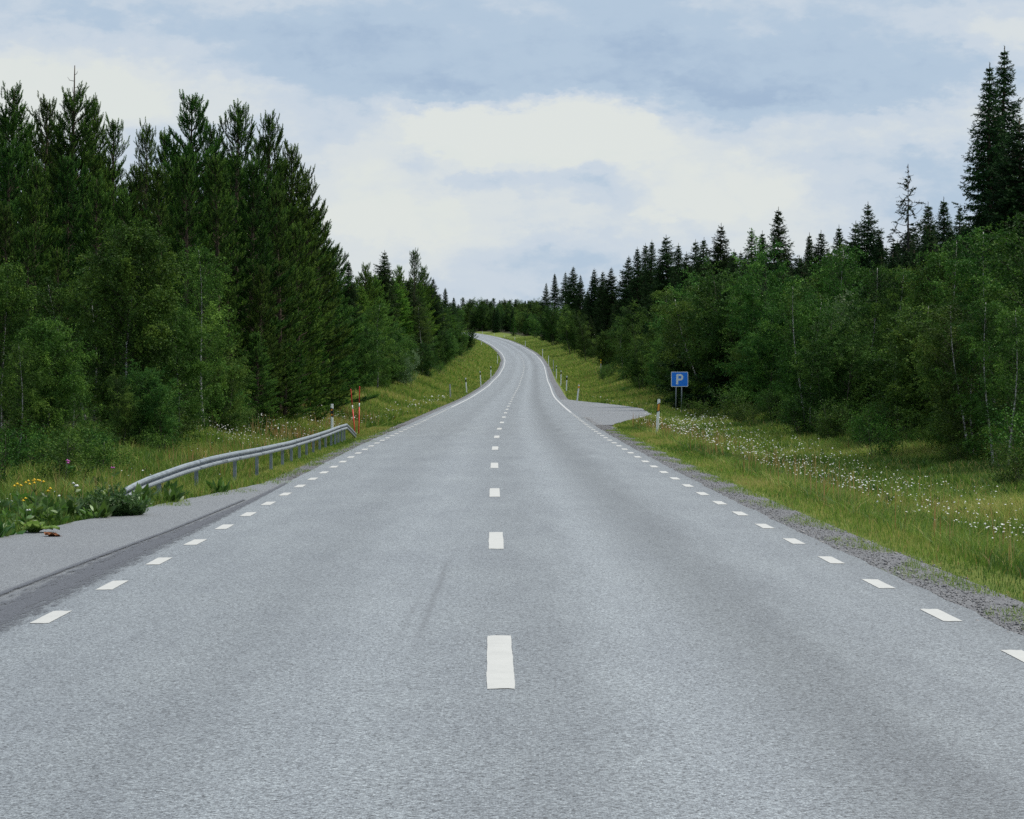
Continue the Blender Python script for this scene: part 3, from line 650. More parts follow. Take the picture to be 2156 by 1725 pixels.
def dead_spruce(seed, H):
    g = np.random.default_rng(seed); tb = MB(); P, D, S, C = [], [], [], []
    tb.tube([(0, 0, h) for h in np.linspace(0, H, 10)], [max(.015, (.015 * H) * (1 - h / H)) for h in np.linspace(0, H, 10)], 7)
    h = .25 * H
    while h < H - .1:
        r = h / H
        for b in range(int(g.integers(3, 6))):
            a = g.random() * 6.28; Lb = (1.9 * (1 - r) ** .7 + .1) * g.uniform(.4, 1.1); ca, sa = math.cos(a), math.sin(a)
            pts = [np.array([0, 0, h])]
            for i in range(5): 
                e = math.radians(-18 + 14 * i + 20 * r); pts.append(pts[-1] + np.array([ca * math.cos(e), sa * math.cos(e), math.sin(e)]) * Lb / 5 + g.normal(0, .03, 3))
            tb.tube(pts, np.linspace(.02, .006, 6), 3, caps=False)
            for q in range(int(5 * Lb)):
                i = int(g.integers(1, 5)); d = g.normal(0, .6, 3) + np.array([ca, sa, -.2]); d /= np.linalg.norm(d); tb.tube([pts[i], pts[i] + d * g.uniform(.1, .35)], [.008, .003], 3, caps=False)
                if g.random() < (.95 if r < .75 else .45):
                    for k in range(3): P.append(pts[i] + d * .1 * k); D.append(d + g.normal(0, .3, 3)); S.append(.21); C.append(.3)
        h += .22
    P, D, S, C = np.array(P), np.array(D, float), np.array(S), np.array(C); V, F = scatter(*SPRUCE_T, P, D, S, g=g)
    return tb.mesh('trunk', m_deadbark, True), mesh_np('crown', V, tris=F, m=m_spruce, tint=np.repeat(C, len(SPRUCE_T[1]))), H

KIND = {
    'pine': [conifer(11, 10.5, 'pine', 1.9), conifer(12, 10.5, 'pine', 2.1), conifer(13, 9.5, 'pine', 1.7), conifer(14, 10.5, 'pine', 1.9)],
    'drypine': [conifer(15, 11, 'pine', 1.7, bare_top=.12)],
    'airypine': [conifer(16, 10, 'pine', 1.7, .85, full=.6)],
    'spruce': [conifer(21, 12, 'spruce', 2.1, slope=.42), conifer(22, 12, 'spruce', 1.7, full=.85, slope=.34), conifer(23, 11, 'spruce', 2.2, slope=.40), conifer(24, 12, 'spruce', 1.5, full=.75, slope=.27), conifer(28, 13, 'spruce', 1.9, .9, full=.8, slope=.31)],
    'bigspruce': [conifer(25, 15, 'spruce', 2.3, 1.0, slope=.24), conifer(27, 15, 'spruce', 2.0, 1.0, full=.8, slope=.26)],
    'dead': [dead_spruce(31, 11)],
    'birch': [broadleaf(41, 6.5, 1.45, nmain=66, leaf=.052, per=19, low=.05), broadleaf(42, 6.5, 1.25, nmain=66, leaf=.052, per=19, low=.06), broadleaf(43, 6, 1.35, stems=2, nmain=74, leaf=.052, per=19, low=.04)],
    'roundbirch': [broadleaf(44, 6.5, 1.75, nmain=125, leaf=.055, per=19, low=.03, fill=1.15), broadleaf(45, 6.5, 1.5, nmain=105, leaf=.055, per=19, low=.03, fill=1.1)],
    'broad': [broadleaf(51, 6.5, 1.7, 'broad', 72, .066, 15, 3, .04, .35), broadleaf(52, 6, 1.9, 'broad', 80, .068, 15, 4, .04, .3), broadleaf(53, 7, 1.5, 'broad', 70, .064, 15, 2, .05, .4)],
    'willow': [broadleaf(61, 4.5, 1.1, 'broad', 30, .085, 9, 3, .1, .25, m_pale)],
    'bush': [broadleaf(71, 1.7, .85, 'broad', 22, .06, 7, 5, .02, .35), broadleaf(72, 1.5, .9, 'birch', 22, .05, 8, 4, .02, .5, bark=m_greybark)],
    'youngspruce': [conifer(26, 4, 'spruce', 1.05, 1.1)],
}
def recolour(p, m):
    c = p[1].copy(); c.materials[0] = m; return (p[0], c, p[2])
KIND['lightpine'] = [recolour(KIND['pine'][0], m_lightpine), recolour(KIND['pine'][2], m_lightpine), recolour(KIND['spruce'][0], m_lightpine)]
NAME = {'lightpine': ('pine_tree', 'pine tree'), 'pine': ('pine_tree', 'pine tree'), 'drypine': ('pine_tree', 'pine tree'), 'airypine': ('pine_tree', 'pine tree'), 'spruce': ('spruce_tree', 'spruce tree'), 'bigspruce': ('spruce_tree', 'spruce tree'), 'dead': ('spruce_tree', 'dead tree'), 'birch': ('birch_tree', 'birch tree'), 'roundbirch': ('birch_tree', 'birch tree'), 'broad': ('broadleaf_tree', 'tree'), 'willow': ('willow_tree', 'willow'), 'bush': ('shrub', 'shrub'), 'youngspruce': ('spruce_tree', 'spruce tree')}
TREES = []
def plant(kind, x, y, H, label, group=None, wide=1.0, var=None, sink=.08):
    ps = KIND[kind]; tr_, cr_, h0 = ps[int(rng.integers(len(ps))) if var is None else var]
    s_ = H / h0
    o = thing(NAME[kind][0], label, NAME[kind][1], (x, y, gz(x, y) - sink), rng.random() * 6.28, (s_ * wide, s_ * wide, s_), group)
    link('trunk', tr_, o); link('crown', cr_, o); TREES.append((kind, x, y, H)); return o
def at(kind, xd, top, d, label, group=None, wide=1.0, var=None):
    """a tree standing d metres away whose top reaches the photo row top"""
    x = (xd - CX) * d / FD; return plant(kind, x, d, max(.6, z_at(top, d) - gz(x, d) + .08), label, group, wide, var)
def beside(kind, xd, top, t_, label, group=None, wide=1.0, var=None): return at(kind, xd, top, solve(xd, t_), label, group, wide, var)

# the tall stand of pines on the left
G = 'tall pines left of the road'
for a in [('pine', 28, 180, 88, 'dense pine with ragged top at the left edge of the stand', G, 1.0, 0), ('airypine', 98, 200, 92, 'thin pine of loose upright shoots beside the dry-topped pine', G),
          ('drypine', 153, 138, 90, 'tall pine with bare dead leader above its crown', G, 1.15, 0), ('pine', 196, 205, 94, 'pine crown just behind the one with the dead leader', G, .8), ('airypine', 240, 245, 95, 'airy pine with see-through top bordering the sky gap', G),
          ('airypine', 312, 255, 96, 'slender pine right of the sky gap', G, .85), ('pine', 400, 198, 88, 'broad blunt pine, tallest in the middle of the stand', G, 1.1, 1), ('pine', 500, 218, 86, 'tall pine with pointed crown and visible trunk, by the blunt pine', G, 1.05, 2),
          ('pine', 568, 238, 91, 'slim pine with thin leader, rightmost of the high tops', G, .85, 2), ('pine', 612, 300, 92, 'pine stepping down to the right of the slim leader', G, 1.0, 0), ('pine', 645, 355, 95, 'shorter pine on the right shoulder of the stand', G, 1.0, 1),
          ('pine', 668, 440, 99, 'small ragged pine low on the right shoulder of the stand', G, 1.1, 0), ('pine', 700, 520, 106, 'lowest dark pine at the right end of the stand', G, 1.2, 3)]: at(*a)
g_ = 'lower pines filling the front of the left stand'
for x, top, d in ((20, 300, 78), (75, 340, 76), (140, 330, 80), (205, 370, 79), (262, 400, 84), (335, 350, 82), (390, 330, 79), (455, 330, 80), (530, 340, 82), (585, 400, 84), (625, 470, 87), (550, 560, 80), (480, 600, 78), (610, 620, 86), (650, 560, 94), (430, 560, 75), (120, 520, 72), (240, 560, 74), (310, 560, 76), (680, 600, 101), (60, 480, 72), (10, 430, 74)):
    at('pine', x, top, d, 'pine with lower green crown in front of the tall stand', g_)
g2_ = 'pines at the back of the left stand'
for x, top, d in ((5, 240, 105), (65, 255, 104), (125, 260, 106), (185, 285, 104), (232, 330, 108), (290, 345, 108), (350, 275, 104), (445, 265, 105), (540, 290, 106), (595, 330, 110), (640, 410, 114), (680, 520, 122), (260, 380, 120), (110, 300, 120), (490, 330, 118), (380, 320, 118), (280, 430, 96), (255, 470, 100), (300, 480, 102)):
    at('pine', x, top, d, 'pine half hidden among the crowns at the back of the left stand', g2_)
G = 'birches below the left pines'
for a in [('roundbirch', 272, 468, 60, 'largest birch, rounded crown in front of the left pines', G, 1.15, 0), ('roundbirch', 372, 640, 62, 'dark birch leaning into the right side of the largest birch', G, 1.2, 1), ('birch', 200, 560, 65, 'birch with drooping crown, left side of the largest birch', G, 1.3, 2),
          ('birch', 435, 520, 67, 'brighter leafy birch right of the largest birch', G, 1.1, 0), ('roundbirch', 8, 552, 50, 'tall birch cut by the left picture edge', G, 1.0, 1), ('roundbirch', 100, 670, 46, 'low light green birch above the yellow flowers', G, 1.1, 0), ('birch', 40, 720, 45, 'short birch at the left edge under the taller cut-off birch', G, 1.3, 0), ('birch', 150, 760, 52, 'small dark birch between the low birch and the largest', G, 1.3, 1),
          ('broad', 470, 700, 68, 'leafy alder filling the gap right of the birches', G, 1.1, 0), ('broad', 330, 760, 57, 'small bushy tree under the largest birch', G, 1.2, 1), ('broad', 250, 780, 56, 'dark low tree beneath the drooping birch', G, 1.1, 2), ('pine', 540, 700, 75, 'young spreading pine on the grassy bank', 'young pines on the grass bank', 1.7, 1), ('pine', 600, 740, 82, 'smaller young pine at the right end of the bank', 'young pines on the grass bank', 1.8, 0), ('pine', 470, 790, 70, 'low bushy pine left on the bank', 'young pines on the grass bank', 2.0, 1)]: at(*a)
# middle stretch on the left
G = 'conifer tops in the middle stretch left of the bend'
for a in [('spruce', 735, 548, -11.0, 'narrow spruce next to the tall pine stand', G, 1.0, 1), ('lightpine', 770, 555, -11.5, 'light green pine between two spruce tips', G), ('spruce', 808, 527, -12.0, 'pointed spruce rising highest in the middle stretch', G, 1.1, 0), ('lightpine', 840, 560, -12, 'rounded pine right of the highest middle spruce', G),
          ('airypine', 871, 524, -12.0, 'thin pine with spindly top in the middle stretch', G), ('lightpine', 892, 560, -12, 'full pine below the spindly top', G), ('spruce', 912, 585, -12, 'dark spruce sloping toward the bend', G, 1.0, 2), ('spruce', 938, 605, -12, 'slender spruce tip near the bend', G, 1.0, 3), ('spruce', 955, 625, -12, 'last small spruce tip before the bend', G, 1.0, 1), ('lightpine', 755, 580, -13.5, 'pine tucked behind the light green pine', G), ('spruce', 790, 575, -14, 'spruce set back behind the pointed spruce', G)]: beside(*a)
for i, xd in enumerate(np.arange(716, 972, 11)):
    k = ('lightpine', 'spruce', 'lightpine', 'lightpine')[i % 4]; top = np.interp(xd, [716, 800, 870, 920, 960, 980], [590, 572, 568, 600, 638, 655]) + rng.uniform(0, 24)
    beside(k, xd, top, -rng.uniform(10.8, 13.5), 'green tree packed between the named tops of the middle stretch on the left', 'trees packed in the left middle stretch', rng.uniform(1.35, 1.75))
G = 'leafy trees along the left verge before the bend'
for a in [('broad', 745, 650, -9.3, 'rounded leafy tree beside the red poles', G, 1.1, 1), ('birch', 790, 640, -9.2, 'birch with brownish green crown left of the pale sapling', G, 1.4, 0), ('broad', 845, 676, -9.0, 'bright domed tree left of the bare-trunked birch', G, 1.0, 0), ('birch', 888, 645, -9.6, 'birch with bare pale trunk near the bend', G, 1.2, 1), ('broad', 918, 690, -9.4, 'low rounded tree right of the pale-trunked birch', G, 1.1, 2), ('birch', 945, 645, -9.6, 'light green birch above the far grass bank', G, 1.3, 2), ('broad', 968, 680, -9.6, 'dark round tree near the road at the bend', G, 1.2, 0), ('broad', 985, 690, -9.8, 'last tree overhanging the inside of the bend', G, 1.2, 1), ('birch', 705, 640, -9.8, 'birch against the foot of the tall pines', G, 1.4, 1), ('broad', 670, 740, -9.6, 'low leafy tree behind the marker post with two reflectors', G, 1.0, 2)]: beside(*a)
beside('willow', 858, 735, -8.3, 'small pale green willow sapling on the left grass bank')

# right side skyline spruces
G = 'spruce tops along the right ridge'
for i, (x, top, t_, lab) in enumerate([(1168, 575, 13, 'spruce first in line where the right ridge starts'), (1190, 572, 14, 'spruce second along the right ridge'), (1150, 595, 12, 'short spruce at the far low end of the ridge'), (1208, 560, 14, 'twin spruce tip left of the small ridge dip'), (1222, 578, 15, 'spruce in the small ridge dip'), (1252, 565, 15, 'spruce after the small ridge dip'), (1270, 570, 15, 'even-topped spruce on the low ridge'), (1288, 562, 15, 'pointed spruce ending the low ridge'), (1325, 538, 15, 'slim spruce where the ridge steps up'), (1343, 520, 15, 'second slim spruce at the ridge step'), (1358, 512, 16, 'third slim spruce at the ridge step'), (1372, 505, 16, 'spruce left of the stout one'), (1404, 495, 16, 'stout dark spruce with broad cone'), (1430, 512, 17, 'thin spruce right of the stout one'), (1447, 530, 16, 'low spruce in the notch right of the stout spruce'), (1465, 504, 17, 'first of two spruces left of the tall tip'), (1482, 500, 17, 'second of two spruces left of the tall tip'), (1518, 470, 17, 'tall spruce tip with layered boughs'), (1545, 525, 17, 'low spruce under the layered tall tip'), (1583, 480, 18, 'narrow spruce between two tall tips'), (1603, 486, 18, 'thin needle-like spruce on the ridge'), (1639, 436, 19, 'ragged spruce above a leafy crown'), (1703, 490, 19, 'tiny spruce tip over leafy crowns'), (1730, 485, 19, 'isolated small spruce tip before the sky dip'), (1768, 474, 19, 'sparse spruce left of the tiered spruce'), (1825, 425, 19, 'tiered spruce with long bare leader'), (1800, 465, 20, 'spruce hugging the tiered spruce'), (1850, 490, 18, 'low dark spruce left of the dead spruce'), (1952, 425, 20, 'dense spruce right of the dead one'), (1985, 415, 20, 'pointed spruce before the double spruce'), (2022, 430, 20, 'dark spruce hard against the double spruce')]):
    beside('spruce', x, top, t_, lab, G, (1.0 if i != 12 else 1.3), 3 if x in (1603, 1703, 1430, 1372, 1343) else (0 if x in (1404, 1518, 1252) else None))
beside('dead', 1912, 348, 19.5, 'half dead spruce with bare twiggy crown on the right ridge', None, 1.0)
at('bigspruce', 2085, 132, 84, 'left stem of the towering double spruce at the right edge', None, 1.1)
at('bigspruce', 2116, 97, 85.5, 'right and taller stem of the towering double spruce', None, 1.1)
at('spruce', 2152, 250, 82, 'broad spruce cut by the right picture edge', None, 1.4, 0)
for x, top, d in ((2070, 420, 88), (2130, 440, 82), (2040, 470, 92), (2000, 480, 96), (1960, 480, 100)): at('spruce', x, top, d, 'dark lower spruce around the foot of the double spruce', 'lower spruces by the double spruce', 1.2)
G = 'leafy trees along the right forest edge'
for a in [('broad', 1130, 660, 12, 'far round tree beside the bend on the right', G, 1.3, 0), ('broad', 1165, 640, 10.5, 'bright round crown near the far posts', G, 1.25, 1), ('broad', 1205, 642, 10.5, 'second bright round crown near the far posts', G, 1.3, 0), ('broad', 1240, 655, 10.6, 'green dome left of the yellow stake', G, 1.2, 2), ('broad', 1275, 690, 11.0, 'low leafy dome above the yellow stake', G, 1.3, 1), ('birch', 1310, 670, 11.5, 'birch right of the yellow stake', G, 1.4, 0), ('broad', 1350, 635, 11.5, 'olive leafy crown left of the parking sign', G, 1.2, 2), ('birch', 1395, 610, 12, 'light birch crown above the parking sign', G, 1.5, 1), ('broad', 1450, 575, 12, 'yellowish leafy crown rising over the parking sign', G, 1.2, 0), ('birch', 1500, 600, 12, 'yellow green birch right of the parking sign', G, 1.5, 2), ('broad', 1555, 545, 12.5, 'large blue-green broad crown mid right', G, 1.2, 1), ('broad', 1630, 500, 13, 'tallest blue-green leafy crown mid right', G, 1.05, 0), ('broad', 1690, 520, 13.5, 'leafy crown under the tiny spruce tip', G, 1.1, 2), ('birch', 1760, 520, 13, 'tall green birch below the sparse spruce', G, 1.25, 0), ('birch', 1830, 560, 12.5, 'birch standing below the tiered spruce', G, 1.35, 1), ('birch', 1890, 560, 13, 'birch with white trunk upright in the forest edge', G, 1.1, 1), ('birch', 1960, 540, 12.5, 'birch crown below the dead spruce', G, 1.3, 0), ('birch', 2020, 500, 13, 'tall birch with leaning pale stem', G, 1.2, 2), ('birch', 2090, 480, 12.5, 'birch before the double spruce, pale stem at its foot', G, 1.3, 1), ('birch', 2150, 440, 12.5, 'tall birch cut by the right picture edge', G, 1.4, 0), ('birch', 2050, 640, 11.5, 'shorter birch below the leaning stem', G, 1.4, 2), ('birch', 1940, 640, 11.8, 'shorter leafy birch left of the leaning stem', G, 1.4, 0), ('birch', 2130, 650, 11.4, 'low birch in the corner by the right edge', G, 1.4, 1), ('broad', 1700, 700, 12.0, 'bushy low tree at the forest edge right of the sign', G, 1.3, 1), ('broad', 1800, 690, 12, 'low round bushy tree left of the white trunk', G, 1.3, 0), ('broad', 1620, 640, 12, 'dense leafy tree below the tallest blue-green crown', G, 1.3, 2), ('youngspruce', 1480, 640, 11.6, 'black-green young spruce right of the parking sign', None, 1.7), ('youngspruce', 1530, 690, 11.8, 'smaller shadowed young spruce at the forest edge', None, 1.7), ('willow', 1740, 610, 12.3, 'silvery green willow among dark leaves on the right', None, .8)]: beside(*a)

# forest that fills in behind, row by row
LSK = np.array([(-400, 240), (0, 300), (100, 300), (200, 340), (270, 400), (330, 330), (420, 300), (520, 310), (600, 380), (660, 480), (700, 590), (740, 585), (870, 575), (920, 605), (960, 640), (1000, 680)])
RSK = np.array([(990, 660), (1120, 645), (1150, 630), (1200, 600), (1300, 590), (1330, 560), (1400, 540), (1520, 525), (1640, 520), (1760, 520), (1850, 500), (1950, 470), (2040, 460), (2156, 420), (2600, 400)])
LDSK = np.array([(0, 560), (600, 640), (700, 640), (745, 655), (790, 655), (845, 680), (890, 660), (940, 660), (985, 695), (1000, 700)])
DSK = np.array([(990, 670), (1130, 655), (1210, 648), (1290, 660), (1340, 640), (1400, 615), (1450, 580), (1550, 545), (1650, 515), (1750, 530), (1850, 560), (1900, 560), (2000, 520), (2100, 470), (2300, 430)])
def forest(side_, sky, rows_, y0, y1, labels):
    for ri, (dt, kinds, hmin, hmax, mar, *ym) in enumerate(rows_):
        y = y0 + rng.random() * 3
        while y < (ym[0] if ym else y1):
            base = np.interp(y, [0, 150, 250, 350, 450, 700, 1000], [12.2, 11, 12.2, 13.5, 11, 10, 10]) if side_ > 0 else np.interp(y, [0, 110, 170, 300, 600], [9.8, 9.8, 9.6, 10.6, 10.4])
            t_ = side_ * (base + dt + rng.normal(0, .7)); x = float(XC(y)) + t_
            xd = col_of(x, y); k = kinds[int(rng.integers(len(kinds)))]
            sk = (DSK if side_ > 0 else LDSK) if k in ('birch', 'broad') else sky
            lim = z_at(np.interp(xd, sk[:, 0], sk[:, 1]) + mar + abs(rng.normal(0, 22)), y) - gz(x, y)
            H = min(rng.uniform(hmin, hmax), lim)
            if y < 146 and abs(xd - 1431) < 175 - (y - 50) * .5: H = 0
            if -260 < xd < 2420 and H > 2.2:
                plant(k, x, y, H, *labels[k], wide=rng.uniform(1.15, 1.5) if k in ('birch', 'broad') else rng.uniform(1.0, 1.3))
            y += (2.6 + .0135 * y) * rng.uniform(.7, 1.3) * (1.0 if ri else 1.5 if side_ > 0 else 1.1)
RL = {'spruce': ('dark spruce packed in the forest behind the right verge', 'spruces filling the right forest'), 'birch': ('birch packed along the right forest edge', 'birches filling the right forest'), 'broad': ('leafy tree packed along the right forest edge', 'leafy trees filling the right forest'), 'pine': ('pine inside the right forest', 'pines filling the right forest')}
LL = {'lightpine': ('light green conifer packed in the woods left before the bend', 'light green conifers in the left woods'), 'spruce': ('spruce packed in the woods left before the bend', 'spruces filling the left woods'), 'birch': ('birch packed along the left woods edge', 'birches filling the left woods'), 'broad': ('leafy tree packed along the left woods edge', 'leafy trees filling the left woods'), 'pine': ('pine packed in the woods left before the bend', 'pines filling the left woods')}
forest(1, RSK, [(0, ['birch', 'broad', 'broad'], 4.0, 6.5, 70), (3.2, ['spruce', 'broad', 'broad', 'birch', 'spruce'], 5.5, 9.5, 30), (6.0, ['spruce'], 9, 16, 8), (9.5, ['spruce'], 10, 18, 0, 330), (14, ['spruce'], 10, 18, -6, 170)], 56, 640, RL)
forest(-1, LSK, [(0.3, ['birch', 'broad', 'birch'], 3.5, 6, 15), (3.5, ['lightpine', 'lightpine', 'pine', 'spruce'], 7, 13, 25), (7, ['pine', 'spruce', 'pine'], 9, 16, 4)], 112, 500, LL)
# the far wood closing the view beyond the bend
FL = {'spruce': ('distant spruce in the wood closing the view past the bend', 'distant spruces beyond the bend'), 'broad': ('distant leafy tree in the wood closing the view past the bend', 'distant leafy trees beyond the bend'), 'pine': ('distant pine in the wood closing the view past the bend', 'distant pines beyond the bend')}
for i, xd in enumerate(np.linspace(965, 1140, 34)):
    for d, top in ((rng.uniform(690, 760), rng.uniform(650, 668)), (rng.uniform(800, 900), rng.uniform(632, 650)), (rng.uniform(930, 1010), rng.uniform(626, 640))):
        x = (xd + rng.normal(0, 3) - CX) * d / FD
        if x - float(XC(d)) < 9.5: continue
        k = ['broad', 'pine', 'spruce', 'broad'][int(rng.integers(4))]
        H = z_at(top, d) - gz(x, d)
        if H > 3: plant(k, x, d, min(H, 14), *FL[k], wide=rng.uniform(1.1, 1.5))
# shrubs and seedlings at the forest edge
for i in range(46):
    y = rng.uniform(44, 110); t_ = rng.uniform(9.6, 12.2)
    if abs(col_of(t_, y) - 1431) < 70: continue
    plant('bush', float(XC(y)) + t_, y, rng.uniform(.6, 1.7), 'low green shrub at the foot of the right forest edge', 'shrubs along the right forest edge', rng.uniform(.9, 1.4))
for i in range(26):
    y = rng.uniform(40, 75); t_ = -rng.uniform(6.9, 9.2); plant('bush', float(XC(y)) + t_, y, rng.uniform(.5, 1.4), 'low green shrub at the foot of the left birches', 'shrubs below the left birches', rng.uniform(.9, 1.4))
for i in range(24):
    y = rng.uniform(110, 330); s_ = rng.choice([-1, 1]); t_ = s_ * rng.uniform(8.2, 9.6) * (1.15 if s_ > 0 else 1); plant('bush', float(XC(y)) + t_, y, rng.uniform(.7, 1.8), 'small shrub on the far grass bank by the trees', 'shrubs on the far banks', rng.uniform(.9, 1.5))

# ------------------------------------------------------------------ weeds in the left foreground
m_weed = leafmat('weed_leaves', [(0, (.03, .07, .014)), (.5, (.07, .14, .022)), (1, (.16, .25, .06))], .35, .45, .35, .2)
m_feather = leafmat('feathery_leaves', [(0, (.03, .075, .020)), (1, (.10, .18, .045))], .35, .5, .3, 0)
m_yellow = simple('flower_yellow', (.62, .40, .02), .6, .2)
m_pink = simple('flower_pink', (.42, .10, .33), .6, .2)
m_stem = simple('plant_stem', (.07, .12, .03), .7, .2)
m_brown = simple('withered_leaf', (.20, .075, .03), .8, .2, 0, .35, 20)
BLADE_T = (np.array([(0, 0, 0), (.13, .02, .3), (.17, .06, .62), (0, .2, 1.0), (-.17, .06, .62), (-.13, .02, .3)], float), np.array([(0, 1, 5), (1, 2, 5), (2, 4, 5), (2, 3, 4)]))
def upward(n, sp_, g): return np.stack([g.normal(0, sp_, n), g.normal(0, sp_, n), np.ones(n)], -1)
def ground_at(xd, d): x = (xd - CX) * d / FD; return x, d, gz(x, d)
def clump(n, r, size, spread, tmin, tmax, seed, hgt=0.0):
    g = np.random.default_rng(seed); a = g.random(n) * 6.28; q = r * np.sqrt(g.random(n))
    P = np.stack([np.cos(a) * q, np.sin(a) * q, hgt * g.random(n)], -1); D = upward(n, spread, g) + np.stack([np.cos(a), np.sin(a), np.zeros(n)], -1) * spread
    V, F = scatter(*BLADE_T, P, D, size * (.6 + .7 * g.random(n)), g=g)
    return mesh_np('leaves', V, tris=F, m=m_weed, tint=np.repeat(tmin + (tmax - tmin) * g.random(n), 4))
CL = [clump(34, .14, .28, .5, .15, .7, 81, .12), clump(26, .10, .42, .3, .2, .8, 82, .1), clump(40, .2, .2, .7, .3, .95, 83, .25)]
for i in range(130):
    d = rng.uniform(27.5, 41); e = rng.uniform(.08, 2.2); x = float(XC(d)) - float(edge_l(d)) - e
    if x < -.2034 * d - .4: continue
    o = link('leafy_weed', CL[int(rng.integers(3))], None, (x, d, gz(x, d) - .02), (0, 0, rng.random() * 6.28)); o.scale = (rng.uniform(.35, .75),) * 3
    tag(o, 'leafy green weed in the thicket at the left lay-by edge', 'weed', 'weeds beside the left lay-by')
for i in range(70):
    d = rng.uniform(20, 70); e = rng.uniform(1.3, 5.5); x = float(XC(d)) + float(edge_r(d)) + e
    if x > .2034 * d + .3: continue
    o = link('leafy_weed', CL[int(rng.integers(3))], None, (x, d, gz(x, d) - .02), (0, 0, rng.random() * 6.28)); o.scale = (rng.uniform(.3, .6),) * 3
    tag(o, 'leafy green weed standing among the daisies of the right verge', 'weed', 'weeds in the right verge')
# big pale leaves at the lay-by edge
def big_leaf(mb, base, az, el, ln, w, mi=0):
    ca, sa = math.cos(az), math.sin(az); vs, fs = [], []
    for i in range(7):
        f = i / 6; e = el - 1.1 * f * f; 
        c_ = Vector(base) + Vector((ca * ln * f * math.cos(el - .5 * f), sa * ln * f * math.cos(el - .5 * f), ln * f * math.sin(el - .55 * f)))
        ww = w * (math.sin(math.pi * min(1, .08 + f * .92)) ** .6) * (.35 if i == 0 else 1)
        for k in (-1, -.5, 0, .5, 1): vs.append(c_ + Vector((-sa, ca, 0)) * ww * .5 * k + Vector((0, 0, .12 * w * abs(k) + .015 * math.sin(i * 3 + k * 5))))
    for i in range(6):
        for k in range(4): a = i * 5 + k; fs.append((a, a + 1, a + 6, a + 5))
    mb.add(vs, fs, mi)
m_burdock, t = mat('large_pale_leaf')
c = RAMP(t, NOISE(t, N(t, 'ShaderNodeTexCoord').outputs['Object'], 14, 4).outputs['Fac'], [(.3, (.10, .19, .03)), (.7, (.24, .34, .09))])
tr = N(t, 'ShaderNodeBsdfTranslucent'); L(t, c, tr.inputs[0]); mm = N(t, 'ShaderNodeMixShader'); mm.inputs[0].default_value = .35
L(t, bsdf(t, c, .45, .4), mm.inputs[1]); L(t, tr.outputs[0], mm.inputs[2]); out(t, mm.outputs[0])
x, d, z = ground_at(72, 29.6)
bd = thing('burdock', 'large pale green leafy plant at the lay-by edge, left', 'plant', (x, d, z - .02))
for i in range(11):
    mb = MB(); big_leaf(mb, (0, 0, .02), i * 2.4, random.uniform(.7, 1.25), random.uniform(.2, .34), random.uniform(.12, .2)); link('leaf', mb.mesh('leaf', m_burdock, True), bd)
mb = MB(); mb.tube([(0, 0, 0), (.02, 0, .12)], [.02, .012], 6); link('stalk', mb.mesh('stalk', m_stem), bd)
x, d, z = ground_at(96, 28.75); mb = MB()
for i in range(3): big_leaf(mb, (0, 0, .01), .2 + i * .5, .25, .22, .12)
tag(link('withered_leaf', mb.mesh('withered_leaf', m_brown), None, (x, d, max(z, float(ZC(d)) - .04) + .005)), 'curled brown withered leaf below the pale leafy plant', 'leaf')
# dark feathery bush
g = np.random.default_rng(91); P, D = [], []
for i in range(120):
    a = g.random() * 6.28; q = .42 * math.sqrt(g.random()); h = g.uniform(.15, .58) * (1 - .5 * q / .42)
    for k in range(16):
        f = k / 15; P.append((math.cos(a) * q * (.6 + .5 * f), math.sin(a) * q * (.6 + .5 * f), h * f)); D.append((g.normal(0, .8), g.normal(0, .8), .7))
P = np.array(P); D = np.array(D); V, F = scatter(*SPRUCE_T, P, D, .07 + .05 * g.random(len(P)), g=g)
x, d, z = ground_at(258, 33.6)
o = thing('feathery_bush', 'dark feathery green bush at the buried end of the guardrail', 'bush', (x - .1, d, z - .03), 0, (1.05, 1, .95))
link('foliage', mesh_np('foliage', V, tris=F, m=m_feather, tint=np.clip(g.normal(.4, .25, len(F)), 0, 1)), o)
